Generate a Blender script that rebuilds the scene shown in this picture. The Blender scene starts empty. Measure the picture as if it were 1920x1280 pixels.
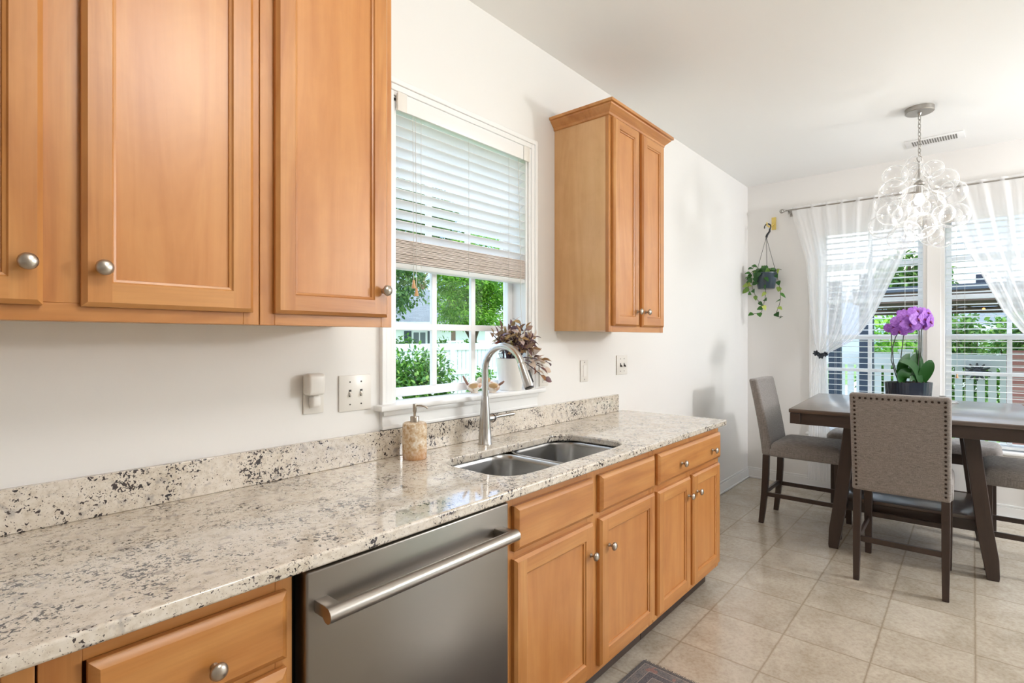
import bpy, bmesh, math, random
import numpy as np
from mathutils import Vector, Matrix
random.seed(7); rng = np.random.default_rng(7)
PI = math.pi
sc = bpy.context.scene
C = sc.collection

# ------------------------------------------------------------------ camera, world, sun, lamps, exposure
cam_d = bpy.data.cameras.new('camera'); cam = bpy.data.objects.new('camera', cam_d); C.objects.link(cam)
cam_d.sensor_width = 36.0; cam_d.lens = 1004.0/1920*36; cam_d.shift_y = -5.0/1920; cam_d.clip_start = 0.02; cam_d.clip_end = 300
YAW = math.atan2(865, 1004)
cam.location = (0, -1.69, 1.362); cam.rotation_euler = (PI/2, 0, YAW-PI/2)
sc.camera = cam
sc.view_settings.view_transform = 'Standard'; sc.view_settings.look = 'None'
sc.view_settings.gamma = 1; sc.view_settings.use_curve_mapping = False
sc.view_settings.exposure = 0.26
sc.cycles.max_bounces = 10; sc.cycles.transparent_max_bounces = 40; sc.cycles.diffuse_bounces = 5
sc.cycles.glossy_bounces = 5; sc.cycles.transmission_bounces = 6; sc.cycles.sample_clamp_indirect = 6
sc.cycles.caustics_reflective = False; sc.cycles.caustics_refractive = False

def S(r, g, b, a=1):
    f = lambda c: (c/255/12.92) if c/255 <= .04045 else ((c/255+.055)/1.055)**2.4
    return (f(r), f(g), f(b), a)

w = bpy.data.worlds.new('sky'); sc.world = w; w.use_nodes = True
nt = w.node_tree; nt.nodes.clear()
tc = nt.nodes.new('ShaderNodeTexCoord'); mp = nt.nodes.new('ShaderNodeMapping'); mp.inputs['Scale'].default_value = (1, 1, 2.6)
no = nt.nodes.new('ShaderNodeTexNoise'); no.inputs['Scale'].default_value = 2.3; no.inputs['Detail'].default_value = 5
cr = nt.nodes.new('ShaderNodeValToRGB'); cr.color_ramp.elements[0].position = .46; cr.color_ramp.elements[1].position = .68
cr.color_ramp.elements[0].color = S(168, 198, 240); cr.color_ramp.elements[1].color = (1, .985, .96, 1)
bg = nt.nodes.new('ShaderNodeBackground'); wo = nt.nodes.new('ShaderNodeOutputWorld')
sx = nt.nodes.new('ShaderNodeSeparateXYZ'); mr = nt.nodes.new('ShaderNodeMapRange')   # overcast-bright zenith, softer horizon
mr.inputs['From Min'].default_value = 0.05; mr.inputs['From Max'].default_value = .9; mr.inputs['To Min'].default_value = 1.75; mr.inputs['To Max'].default_value = 4.6
nt.links.new(tc.outputs['Generated'], sx.inputs[0]); nt.links.new(sx.outputs[2], mr.inputs[0]); nt.links.new(mr.outputs[0], bg.inputs['Strength'])
for a, b in ((tc.outputs['Generated'], mp.inputs[0]), (mp.outputs[0], no.inputs[0]), (no.outputs[0], cr.inputs[0]), (cr.outputs[0], bg.inputs[0]), (bg.outputs[0], wo.inputs[0])): nt.links.new(a, b)

def light(name, kind, loc, energy, rot=(0, 0, 0), color=(1, 1, 1), **kw):
    d = bpy.data.lights.new(name, kind); d.energy = energy; d.color = color
    for k, v in kw.items(): setattr(d, k, v)
    o = bpy.data.objects.new(name, d); C.objects.link(o); o.location = loc; o.rotation_euler = rot
    return o
sun = light('sun', 'SUN', (0, 0, 12), 1.6, color=(1, .96, .9), angle=.02)
sun.rotation_euler = Vector((.45, .5, -1.15)).to_track_quat('-Z', 'Y').to_euler()
LAMP1 = light('kitchen_lamp_light', 'POINT', (0.85, -1.78, 2.58), 38, color=(1, .995, .985), shadow_soft_size=.24)
LAMP2 = light('fill_globe_light', 'POINT', (4.5, -4.35, 2.05), 235, color=(1, 1, 1), shadow_soft_size=.17)  # added fill light, out of view, for the ceiling and dining end
LAMP3 = light('chandelier_light', 'POINT', (4.362, -1.425, 2.20), 5, color=(1, .97, .92), shadow_soft_size=.03)

# ------------------------------------------------------------------ helpers
ORIG = {}
def prop(o, label=None, cat=None, group=None, kind=None):
    if label: o['label'] = label
    if cat: o['category'] = cat
    if group: o['group'] = group
    if kind: o['kind'] = kind
    return o
def thing(name, label, cat, loc, rot=0, group=None, local=False, kind=None):
    o = bpy.data.objects.new(name, None); C.objects.link(o); o.empty_display_size = .1
    o.location = loc; o.rotation_euler = (0, 0, rot)
    ORIG[o.name] = Vector((0, 0, 0)) if local else Vector(loc)
    return prop(o, label, cat, group, kind)

class MB:
    def __init__(self, T=None): self.bm = bmesh.new(); self.T = T
    def add(self, vs, fs, mi=0):
        T = self.T; bv = [self.bm.verts.new((T @ Vector(v)) if T else v) for v in vs]; out = []
        for f in fs:
            try: fc = self.bm.faces.new([bv[i] for i in f]); fc.material_index = mi; out.append(fc)
            except ValueError: pass
        return bv
    def box(self, x0, x1, y0, y1, z0, z1, bev=0, seg=2, mi=0):
        x0, x1 = min(x0, x1), max(x0, x1); y0, y1 = min(y0, y1), max(y0, y1); z0, z1 = min(z0, z1), max(z0, z1)
        v = [(x, y, z) for z in (z0, z1) for y in (y0, y1) for x in (x0, x1)]
        bv = self.add(v, [(0, 2, 3, 1), (4, 5, 7, 6), (0, 1, 5, 4), (2, 6, 7, 3), (0, 4, 6, 2), (1, 3, 7, 5)], mi)
        if bev:
            es = list({e for q in bv for e in q.link_edges})
            bmesh.ops.bevel(self.bm, geom=es, offset=bev, segments=seg, profile=.5, affect='EDGES')
        return self
    def hexa(self, bot, top, bev=0, seg=2):
        bv = self.add(list(bot)+list(top), [(3, 2, 1, 0), (4, 5, 6, 7), (0, 1, 5, 4), (1, 2, 6, 5), (2, 3, 7, 6), (3, 0, 4, 7)])
        if bev:
            es = list({e for q in bv for e in q.link_edges}); bmesh.ops.bevel(self.bm, geom=es, offset=bev, segments=seg, profile=.5, affect='EDGES')
        return self
    def rings(self, rs, cap0=True, cap1=True, mi=0, closed=False):
        n = len(rs[0]); vs = [p for r in rs for p in r]; fs = []
        m = len(rs) if closed else len(rs)-1
        for i in range(m):
            for j in range(n):
                a = i*n+j; b = i*n+(j+1) % n; k = ((i+1) % len(rs))*n
                fs.append((a, b, k+(j+1) % n, k+j))
        if cap0 and not closed: fs.append(tuple(range(n))[::-1])
        if cap1 and not closed: fs.append(tuple((len(rs)-1)*n+j for j in range(n)))
        self.add(vs, fs, mi); return self
    def tube(self, pts, r, n=8, cap=True, closed=False, sx=1.0):
        P = [Vector(p) for p in pts]; R = r if isinstance(r, (list, tuple)) else [r]*len(P)
        rs = []; up = None
        for i, p in enumerate(P):
            if closed: t = (P[(i+1) % len(P)]-P[i-1])
            else: t = P[min(i+1, len(P)-1)]-P[max(i-1, 0)]
            if t.length < 1e-9: t = Vector((0, 0, 1))
            t.normalize()
            if up is None: up = Vector((0, 0, 1)) if abs(t.z) < .9 else Vector((1, 0, 0))
            s = t.cross(up); s.normalize(); up = s.cross(t); up.normalize()
            rs.append([p+(s*math.cos(2*PI*k/n)*sx+up*math.sin(2*PI*k/n))*R[i] for k in range(n)])
        return self.rings(rs, cap, cap, closed=closed)
    def cyl(self, p0, p1, r0, r1=None, n=20): return self.tube([p0, p1], [r0, r1 if r1 is not None else r0], n)
    def lathe(self, prof, c=(0, 0, 0), n=24, ax='z', sx=1, sy=1):
        rs = []
        for r, z in prof:
            ring = []
            for k in range(n):
                a = 2*PI*k/n; x, y = r*math.cos(a)*sx, r*math.sin(a)*sy
                if ax == 'z': p = (c[0]+x, c[1]+y, c[2]+z)
                elif ax == '-y': p = (c[0]+x, c[1]-z, c[2]+y)
                elif ax == 'x': p = (c[0]+z, c[1]+x, c[2]+y)
                elif ax == '-x': p = (c[0]-z, c[1]-x, c[2]+y)
                ring.append(p)
            rs.append(ring)
        return self.rings(rs)
    def ball(self, c, r, sx=1, sy=1, sz=1, n=16, m=10):
        prof = [(r*math.sin(PI*i/m)+1e-5, -r*math.cos(PI*i/m)*sz) for i in range(m+1)]
        return self.lathe(prof, c, n, sx=sx, sy=sy)
    def build(self, name, mats, parent=None, bevel=0, angle=40, loc=None, smooth=True, seg=2):
        bmesh.ops.recalc_face_normals(self.bm, faces=self.bm.faces)
        me = bpy.data.meshes.new(name); self.bm.to_mesh(me); self.bm.free()
        return link(name, me, mats, parent, bevel, angle, loc, smooth, seg)

def link(name, me, mats, parent=None, bevel=0, angle=40, loc=None, smooth=True, seg=2):
    o = bpy.data.objects.new(name, me); C.objects.link(o)
    for m in (mats if isinstance(mats, (list, tuple)) else [mats]): me.materials.append(m)
    org = Vector((0, 0, 0))
    if parent:
        o.parent = parent; org = ORIG[parent.name]
    elif loc is not None:
        org = Vector(loc); o.location = loc
    ORIG[o.name] = org
    if org.length > 0: me.transform(Matrix.Translation(-org))
    if smooth:
        me.polygons.foreach_set('use_smooth', [True]*len(me.polygons))
        try: me.set_sharp_from_angle(angle=math.radians(angle))
        except Exception: pass
    if bevel:
        b = o.modifiers.new('bevel', 'BEVEL'); b.width = bevel; b.segments = seg; b.limit_method = 'ANGLE'; b.angle_limit = math.radians(50)
    return o
def raw(name, V, F, mats, parent=None, loc=None, smooth=True, midx=None):
    me = bpy.data.meshes.new(name); me.from_pydata([tuple(v) for v in V], [], F); me.update()
    o = link(name, me, mats, parent, loc=loc, smooth=smooth, angle=180)
    if midx is not None: me.polygons.foreach_set('material_index', midx)
    return o
def dup(root, loc=None, rot=None, label=None, group=None):
    def cp(o, par):
        c = o.copy(); C.objects.link(c); c.parent = par
        for ch in [k for k in KIDS.get(o.name, [])]: cp(ch, c)
        return c
    KIDS = {}
    for o in bpy.data.objects:
        if o.parent: KIDS.setdefault(o.parent.name, []).append(o)
    r = cp(root, None)
    if loc is not None: r.location = loc
    if rot is not None: r.rotation_euler = (0, 0, rot)
    if label: r['label'] = label
    if group: r['group'] = group
    return r

# ------------------------------------------------------------------ materials
class NT:
    def __init__(s, name):
        s.m = bpy.data.materials.new(name); s.m.use_nodes = True; s.t = s.m.node_tree; s.t.nodes.clear()
        s.out = s.n('ShaderNodeOutputMaterial')
    def n(s, ty, **kw):
        x = s.t.nodes.new(ty)
        for k, v in kw.items():
            if hasattr(x, k) and not k[0].isupper(): setattr(x, k, v)
            else: x.inputs[k.replace('_', ' ')].default_value = v
        return x
    def l(s, a, b): s.t.links.new(a, b)
    def ramp(s, src, stops, interp='LINEAR'):
        r = s.n('ShaderNodeValToRGB'); e = r.color_ramp.elements; r.color_ramp.interpolation = interp
        while len(e) < len(stops): e.new(.5)
        for i, (p, c) in enumerate(stops): e[i].position = p; e[i].color = c if len(c) == 4 else (*c, 1)
        s.l(src, r.inputs[0]); return r.outputs[0]
    def mix(s, fac, a, b, bt='MIX'):
        x = s.n('ShaderNodeMix', data_type='RGBA', blend_type=bt)
        for v, i in ((fac, 0), (a, 6), (b, 7)):
            if hasattr(v, 'links'): s.l(v, x.inputs[i])
            else: x.inputs[i].default_value = v
        return x.outputs[2]
    def math(s, op, a, b=0, c=0):
        x = s.n('ShaderNodeMath', operation=op)
        for i, v in enumerate((a, b, c)):
            if hasattr(v, 'links'): s.l(v, x.inputs[i])
            else: x.inputs[i].default_value = v
        return x.outputs[0]
    def coords(s, scale=(1, 1, 1), kind='Object', rnd=False, loc=(0, 0, 0)):
        t = s.n('ShaderNodeTexCoord'); m = s.n('ShaderNodeMapping'); m.inputs['Scale'].default_value = scale; m.inputs['Location'].default_value = loc
        v = t.outputs[kind]
        if rnd:
            oi = s.n('ShaderNodeObjectInfo'); a = s.n('ShaderNodeVectorMath', operation='ADD'); k = s.n('ShaderNodeMath', operation='MULTIPLY')
            s.l(oi.outputs['Random'], k.inputs[0]); k.inputs[1].default_value = 7.0
            s.l(v, a.inputs[0]); s.l(k.outputs[0], a.inputs[1]); v = a.outputs[0]
        s.l(v, m.inputs[0]); return m.outputs[0]
    def noise(s, vec, scale, detail=3, rough=.5, dist=0):
        x = s.n('ShaderNodeTexNoise'); x.inputs['Scale'].default_value = scale; x.inputs['Detail'].default_value = detail
        x.inputs['Roughness'].default_value = rough; x.inputs['Distortion'].default_value = dist; s.l(vec, x.inputs['Vector']); return x.outputs[0]
    def voro(s, vec, scale, feat='F1', out='Distance'):
        x = s.n('ShaderNodeTexVoronoi', feature=feat); x.inputs['Scale'].default_value = scale; s.l(vec, x.inputs['Vector']); return x.outputs[out]
    def princ(s, col, rough=.5, metal=0, bump=None, bstr=.2, bdist=.002, **kw):
        p = s.n('ShaderNodeBsdfPrincipled')
        for v, k in ((col, 'Base Color'), (rough, 'Roughness'), (metal, 'Metallic')):
            if hasattr(v, 'links'): s.l(v, p.inputs[k])
            else: p.inputs[k].default_value = v
        for k, v in kw.items(): p.inputs[k.replace('_', ' ')].default_value = v
        if bump is not None:
            b = s.n('ShaderNodeBump'); b.inputs['Strength'].default_value = bstr; b.inputs['Distance'].default_value = bdist
            s.l(bump, b.inputs['Height']); s.l(b.outputs[0], p.inputs['Normal'])
        s.l(p.outputs[0], s.out.inputs[0]); return s.m
def M(name, col, rough=.5, metal=0, **kw): return NT(name).princ(col, rough, metal, **kw)

def wood(name, ax, dark, mid, lite, rough=.36, coat=.3, grain=.55):
    t = NT(name); st = [9, 9, 9]; st['xyz'.index(ax)] = 1.1
    v = t.coords(tuple(st), rnd=True); a = t.noise(v, 1.2, 4, .55, 1.2)
    base = t.ramp(a, [(.28, dark), (.5, mid), (.74, lite)])
    st2 = [110, 110, 110]; st2['xyz'.index(ax)] = 3
    g = t.noise(t.coords(tuple(st2), rnd=True), 1, 3, .6)
    gm = t.ramp(g, [(.35, (.86, .84, .8)), (.6, (1, 1, 1))])
    blot = t.noise(t.coords((3, 3, 3), rnd=True), 2.2, 4, .6, .8)
    bm_ = t.ramp(blot, [(.32, (.90, .86, .81)), (.62, (1.0, 1.0, 1.0))])
    col = t.mix(grain, base, gm, 'MULTIPLY'); col = t.mix(.7, col, bm_, 'MULTIPLY')
    return t.princ(col, rough, 0, bump=g, bstr=.04, bdist=.0006, Coat_Weight=coat, Coat_Roughness=.38)
MAP = (S(172, 108, 50), S(192, 130, 68), S(205, 148, 86))
WOODV = wood('maple_vertical', 'z', *MAP); WOODH = wood('maple_horizontal', 'x', *MAP)
WOODP = wood('maple_veneer', 'z', S(182, 117, 57), S(194, 131, 70), S(204, 145, 84), grain=.15)
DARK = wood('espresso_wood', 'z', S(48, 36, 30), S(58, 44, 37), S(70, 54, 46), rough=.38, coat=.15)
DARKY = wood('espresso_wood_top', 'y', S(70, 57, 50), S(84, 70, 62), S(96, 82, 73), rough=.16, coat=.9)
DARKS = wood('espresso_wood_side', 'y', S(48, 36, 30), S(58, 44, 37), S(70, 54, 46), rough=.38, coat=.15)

WOODB = wood('maple_side_veneer', 'z', S(204, 156, 102), S(212, 166, 114), S(220, 176, 126), grain=.12)
def wall_mat(name, col):
    t = NT(name); v = t.coords((1, 1, 1)); n = t.noise(v, 160, 3); return t.princ(col, .55, bump=n, bstr=.1, bdist=.001)
WALL = wall_mat('wall_paint', S(234, 232, 229)); CEIL = wall_mat('ceiling_paint', S(246, 246, 244))
TRIM = M('white_trim_paint', S(240, 240, 239), .3)
PLASTIC = M('white_plastic', S(236, 233, 228), .35)
PLAST2 = M('warm_white_plastic', S(228, 224, 217), .3)
SLOT = M('dark_slot', S(70, 66, 62), .5)
VINYL = M('window_vinyl', S(244, 244, 244), .35)

def floor_mat():
    t = NT('vinyl_tile'); tx = t.n('ShaderNodeTexCoord'); sep = t.n('ShaderNodeSeparateXYZ'); t.l(tx.outputs['Object'], sep.inputs[0])
    def grid(sock, off, size):
        u = t.math('ADD', sock, -off); u = t.math('DIVIDE', u, size); fr = t.math('FRACT', t.math('ADD', u, 100)); fl = t.math('FLOOR', t.math('ADD', u, 100))
        d = t.math('MINIMUM', fr, t.math('SUBTRACT', 1, fr)); return t.math('MULTIPLY', d, size), fl
    wob = t.noise(tx.outputs['Object'], 25, 2); wv = t.math('MULTIPLY', t.math('SUBTRACT', wob, .5), .006)
    dx, fx = grid(t.math('ADD', sep.outputs[0], wv), 2.322, .3665); dy, fy = grid(t.math('ADD', sep.outputs[1], wv), -.690, .3355)
    d = t.math('MINIMUM', dx, dy)
    cell = t.n('ShaderNodeCombineXYZ'); t.l(fx, cell.inputs[0]); t.l(fy, cell.inputs[1])
    wn = t.n('ShaderNodeTexWhiteNoise'); t.l(cell.outputs[0], wn.inputs[0])
    sh = t.n('ShaderNodeVectorMath', operation='ADD'); sc2 = t.n('ShaderNodeVectorMath', operation='SCALE'); sc2.inputs['Scale'].default_value = 9
    t.l(wn.outputs['Color'], sc2.inputs[0]); t.l(sc2.outputs[0], sh.inputs[0]); t.l(tx.outputs['Object'], sh.inputs[1])
    a = t.noise(sh.outputs[0], 5.5, 6, .62, .6); b = t.noise(sh.outputs[0], 60, 4, .7)
    base = t.ramp(a, [(.3, S(156, 145, 129)), (.5, S(178, 168, 153)), (.72, S(196, 187, 174))])
    base = t.mix(.35, base, t.ramp(b, [(.3, S(150, 134, 113)), (.55, S(200, 188, 170)), (.8, S(215, 206, 192))]))
    pit = t.noise(sh.outputs[0], 120, 2, .5); base = t.mix(t.math('MULTIPLY', t.math('GREATER_THAN', pit, .775), .5), base, S(92, 78, 64))
    tv = t.math('MULTIPLY', t.math('SUBTRACT', wn.outputs['Value'], .5), .12)
    hsv = t.n('ShaderNodeHueSaturation'); t.l(base, hsv.inputs['Color']); t.l(t.math('ADD', 1, tv), hsv.inputs['Value'])
    g = t.ramp(d, [(0, (1, 1, 1)), (.0022/.02*.02, (1, 1, 1)), (.0046, (0, 0, 0))])
    col = t.mix(t.math('MULTIPLY', g, .8), hsv.outputs[0], S(136, 121, 100))
    rough = t.math('ADD', t.math('MULTIPLY', a, .24), .08)
    hgt = t.math('SUBTRACT', t.math('MULTIPLY', b, .35), t.math('MULTIPLY', g, .8))
    return t.princ(col, rough, bump=hgt, bstr=.16, bdist=.0015, Specular_IOR_Level=.6)
FLOOR = floor_mat()

def granite():
    t = NT('speckled_granite'); v = t.coords((1, 1, 1))
    a = t.noise(v, 7, 4, .6, .5); base = t.ramp(a, [(.3, S(198, 187, 170)), (.5, S(216, 207, 194)), (.7, S(226, 220, 211))])
    b = t.noise(v, 55, 4, .65); base = t.mix(.5, base, t.ramp(b, [(.32, S(178, 160, 136)), (.5, S(220, 210, 194)), (.75, S(238, 232, 224))]))
    gr = t.noise(v, 26, 3, .6, .4); base = t.mix(t.ramp(gr, [(.58, (0, 0, 0)), (.68, (.6, .6, .6))]), base, S(150, 143, 140))
    cl = t.noise(v, 11, 3, .6, .3)
    cluster = t.ramp(cl, [(.38, (0, 0, 0)), (.66, (1, 1, 1))])
    s1 = t.noise(v, 118, 2, .55, .5); th = t.math('SUBTRACT', .685, t.math('MULTIPLY', cluster, .145))
    f1 = t.ramp(t.math('SUBTRACT', s1, th), [(0, (0, 0, 0)), (.025, (1, 1, 1))])
    s2 = t.noise(v, 270, 2, .5); f2 = t.ramp(t.math('SUBTRACT', s2, t.math('SUBTRACT', .665, t.math('MULTIPLY', cluster, .07))), [(0, (0, 0, 0)), (.03, (.8, .8, .8))])
    s3 = t.noise(v, 74, 2, .55, .5); f3 = t.ramp(t.math('SUBTRACT', s3, t.math('SUBTRACT', .725, t.math('MULTIPLY', cluster, .11))), [(0, (0, 0, 0)), (.02, (1, 1, 1))])
    col = t.mix(f2, base, S(112, 98, 92)); col = t.mix(f1, col, S(66, 58, 58)); col = t.mix(f3, col, S(46, 42, 46))
    return t.princ(col, .07, Coat_Weight=.35, Coat_Roughness=.02, Specular_IOR_Level=.6)
GRANITE = granite()

def brushed(name, col, rough, ax='x', amt=.08):
    t = NT(name); st = [500, 500, 500]; st['xyz'.index(ax)] = 4; n = t.noise(t.coords(tuple(st)), 1, 2)
    r = t.math('ADD', rough-amt/2, t.math('MULTIPLY', n, amt)); return t.princ(col, r, 1, bump=n, bstr=.03, bdist=.0004)
STEEL = brushed('brushed_stainless_steel', S(176, 170, 163), .34, 'x'); STEELS = M('sink_steel', S(172, 171, 169), .25, 1); STEELD = brushed('steel_dark_reflection', S(142, 136, 129), .34, 'x')  # last steel is darkened to stand in for a dark room's reflection
STEELF = brushed('faucet_steel', S(196, 193, 190), .24, 'z'); NICKEL = brushed('satin_nickel', S(182, 172, 160), .3, 'x')
CHROME = M('polished_chrome', S(205, 204, 202), .1, 1); BLACK = M('black_plastic', S(26, 26, 28), .35)
SILVER = M('silver_rod_metal', S(172, 168, 162), .3, 1)

def fabric(name, c1, c2):
    t = NT(name); v1 = t.coords((800, 800, 26)); v2 = t.coords((40, 40, 800)); a = t.noise(v1, 1, 2, .6); b = t.noise(v2, 1, 2, .6)
    m = t.math('MULTIPLY', t.math('ADD', a, b), .5); col = t.ramp(m, [(.36, c1), (.62, c2)])
    return t.princ(col, .85, bump=m, bstr=.35, bdist=.001, Sheen_Weight=.25)
LINEN = fabric('grey_beige_linen', S(98, 92, 88), S(156, 149, 144))

def glassy(name, tint=(1, 1, 1, 1), base=.03, power=3.0, gain=.7, rough=0.0):
    t = NT(name); lw = t.n('ShaderNodeLayerWeight'); lw.inputs['Blend'].default_value = .5
    f = t.math('ADD', t.math('MULTIPLY', t.math('POWER', lw.outputs['Facing'], power), gain), base)
    tr = t.n('ShaderNodeBsdfTransparent'); tr.inputs[0].default_value = tint; gl = t.n('ShaderNodeBsdfGlossy'); gl.inputs['Roughness'].default_value = rough
    mx = t.n('ShaderNodeMixShader'); t.l(f, mx.inputs[0]); t.l(tr.outputs[0], mx.inputs[1]); t.l(gl.outputs[0], mx.inputs[2]); t.l(mx.outputs[0], t.out.inputs[0]); return t.m
PANE = glassy('window_glass', (.98, .99, .985, 1), .006, 4, .35)
def bubble():
    t = NT('clear_glass_white_rim'); lw = t.n('ShaderNodeLayerWeight'); lw.inputs['Blend'].default_value = .5
    f = t.math('MINIMUM', .92, t.math('ADD', t.math('MULTIPLY', t.math('POWER', lw.outputs['Facing'], 2.8), .95), .05))
    tr = t.n('ShaderNodeBsdfTransparent'); tr.inputs[0].default_value = (.985, .985, .985, 1); gl = t.n('ShaderNodeBsdfGlossy'); gl.inputs['Roughness'].default_value = .02
    tl = t.n('ShaderNodeBsdfTranslucent'); tl.inputs[0].default_value = (1, 1, 1, 1); df = t.n('ShaderNodeBsdfDiffuse'); df.inputs[0].default_value = (1, 1, 1, 1); ad = t.n('ShaderNodeMixShader'); t.l(tl.outputs[0], ad.inputs[1]); t.l(df.outputs[0], ad.inputs[2])  # white diffuse share at the rim stands in for bright refracted edges
    m2 = t.n('ShaderNodeMixShader'); t.l(t.math('MULTIPLY', lw.outputs['Facing'], .6), m2.inputs[0]); t.l(gl.outputs[0], m2.inputs[1]); t.l(ad.outputs[0], m2.inputs[2])
    mx = t.n('ShaderNodeMixShader'); t.l(f, mx.inputs[0]); t.l(tr.outputs[0], mx.inputs[1]); t.l(m2.outputs[0], mx.inputs[2]); t.l(mx.outputs[0], t.out.inputs[0]); return t.m
BUBBLE = bubble()
def sheer(name, col, op):
    t = NT(name); lw = t.n('ShaderNodeLayerWeight'); lw.inputs['Blend'].default_value = .5
    f = t.math('MINIMUM', .96, t.math('ADD', op, t.math('MULTIPLY', t.math('POWER', lw.outputs['Facing'], 1.6), 1-op)))
    tr = t.n('ShaderNodeBsdfTransparent'); d = t.n('ShaderNodeBsdfDiffuse'); d.inputs[0].default_value = col; tl = t.n('ShaderNodeBsdfTranslucent'); tl.inputs[0].default_value = col
    m1 = t.n('ShaderNodeMixShader'); m1.inputs[0].default_value = .5; t.l(d.outputs[0], m1.inputs[1]); t.l(tl.outputs[0], m1.inputs[2])
    mx = t.n('ShaderNodeMixShader'); t.l(f, mx.inputs[0]); t.l(tr.outputs[0], mx.inputs[1]); t.l(m1.outputs[0], mx.inputs[2]); t.l(mx.outputs[0], t.out.inputs[0]); return t.m
SHEER = sheer('sheer_white_voile', S(253, 253, 253), .72)
def translucent(name, col, fac=.35, rough=.4):
    t = NT(name); p = t.n('ShaderNodeBsdfPrincipled'); p.inputs['Base Color'].default_value = col; p.inputs['Roughness'].default_value = rough
    tl = t.n('ShaderNodeBsdfTranslucent'); tl.inputs[0].default_value = col; mx = t.n('ShaderNodeMixShader'); mx.inputs[0].default_value = fac
    t.l(p.outputs[0], mx.inputs[1]); t.l(tl.outputs[0], mx.inputs[2]); t.l(mx.outputs[0], t.out.inputs[0]); return t.m
SLAT = translucent('white_blind_slat', S(250, 250, 249), .5)
STACK = wood('shaded_white_slat', 'x', S(206, 194, 186), S(218, 208, 201), S(228, 221, 216), rough=.45, coat=0)  # greige tone puts the gathered white slats' shading into the colour
CORD = M('white_cord', S(214, 210, 204), .7)
def leafmat(name, stops, fac=.35, rough=.4):
    t = NT(name); g = t.n('ShaderNodeNewGeometry'); c = t.ramp(g.outputs['Random Per Island'], stops)
    p = t.n('ShaderNodeBsdfPrincipled'); p.inputs['Roughness'].default_value = rough; t.l(c, p.inputs['Base Color'])
    tl = t.n('ShaderNodeBsdfTranslucent'); t.l(c, tl.inputs[0]); mx = t.n('ShaderNodeMixShader'); mx.inputs[0].default_value = fac
    t.l(p.outputs[0], mx.inputs[1]); t.l(tl.outputs[0], mx.inputs[2]); t.l(mx.outputs[0], t.out.inputs[0]); return t.m
def emit(name, col, st):
    t = NT(name); e = t.n('ShaderNodeEmission'); e.inputs[0].default_value = col; e.inputs[1].default_value = st; t.l(e.outputs[0], t.out.inputs[0]); return t.m

# ------------------------------------------------------------------ room shell
XF = 5.53; H = 2.858
W1 = (1.262, 2.078, 1.105, 2.292); W2 = (-2.30, -0.612, .50, 2.37)
m = MB(); th = .15
m.box(-3.2, W1[0], 0, th, 0, H).box(W1[1], XF, 0, th, 0, H).box(W1[0], W1[1], 0, th, 0, W1[2]).box(W1[0], W1[1], 0, th, W1[3], H)
prop(m.build('wall_back', WALL, smooth=False), 'white painted kitchen wall behind the sink counter', 'wall', kind='structure')
m = MB(); m.box(XF, XF+th, -5.0, W2[0], 0, H).box(XF, XF+th, W2[1], th, 0, H).box(XF, XF+th, W2[0], W2[1], 0, W2[2]).box(XF, XF+th, W2[0], W2[1], W2[3], H)
prop(m.build('wall_right', WALL, smooth=False), 'white dining end wall with the wide curtained window', 'wall', kind='structure')
prop(MB().box(-3.2, XF+th, -5.0, th, -.12, 0).build('floor', FLOOR, smooth=False), 'beige stone-look vinyl tile floor', 'floor', kind='structure')
prop(MB().box(-3.2, XF+th, -5.0, th, H, H+.15).build('ceiling', CEIL, smooth=False), 'white painted ceiling', 'ceiling', kind='structure')
def baseboard(name, x0, x1, y0, y1, ax, label):
    m = MB()
    if ax == 'x':
        m.box(x0, x1, -.014, 0, 0, .085); m.box(x0, x1, -.010, 0, .085, .105, .004); m.box(x0, x1, -.024, -.014, 0, .02, .006)
    else:
        m.box(XF-.014, XF, y0, y1, 0, .085); m.box(XF-.010, XF, y0, y1, .085, .105, .004); m.box(XF-.024, XF-.014, y0, y1, 0, .02, .006)
    prop(m.build(name, TRIM, bevel=.002), label, 'baseboard', kind='structure')
baseboard('baseboard_back', 3.03, XF-.015, 0, 0, 'x', 'white baseboard along the kitchen wall past the counter end')
baseboard('baseboard_right', 0, 0, -5.0, 0, 'y', 'white baseboard under the dining window')

prop(MB().box(-3.35, -3.2, -5.15, th, -.12, H+.15).build('wall_left', WALL, smooth=False), 'white wall at the left end of the room, out of view', 'wall', kind='structure')  # unseen end, closed to keep sky light off the counter wall
m = MB(); m.box(-3.2, 3.4, -5.15, -5.0, -.12, H+.15).box(3.4, XF+th, -5.15, -5.0, 2.2, H+.15)  # opening added in the unseen wall so sky light reaches the dining end
prop(m.build('wall_front', WALL, smooth=False), 'white wall behind the viewer with an unseen opening added to let sky light in', 'wall', kind='structure')
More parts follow.
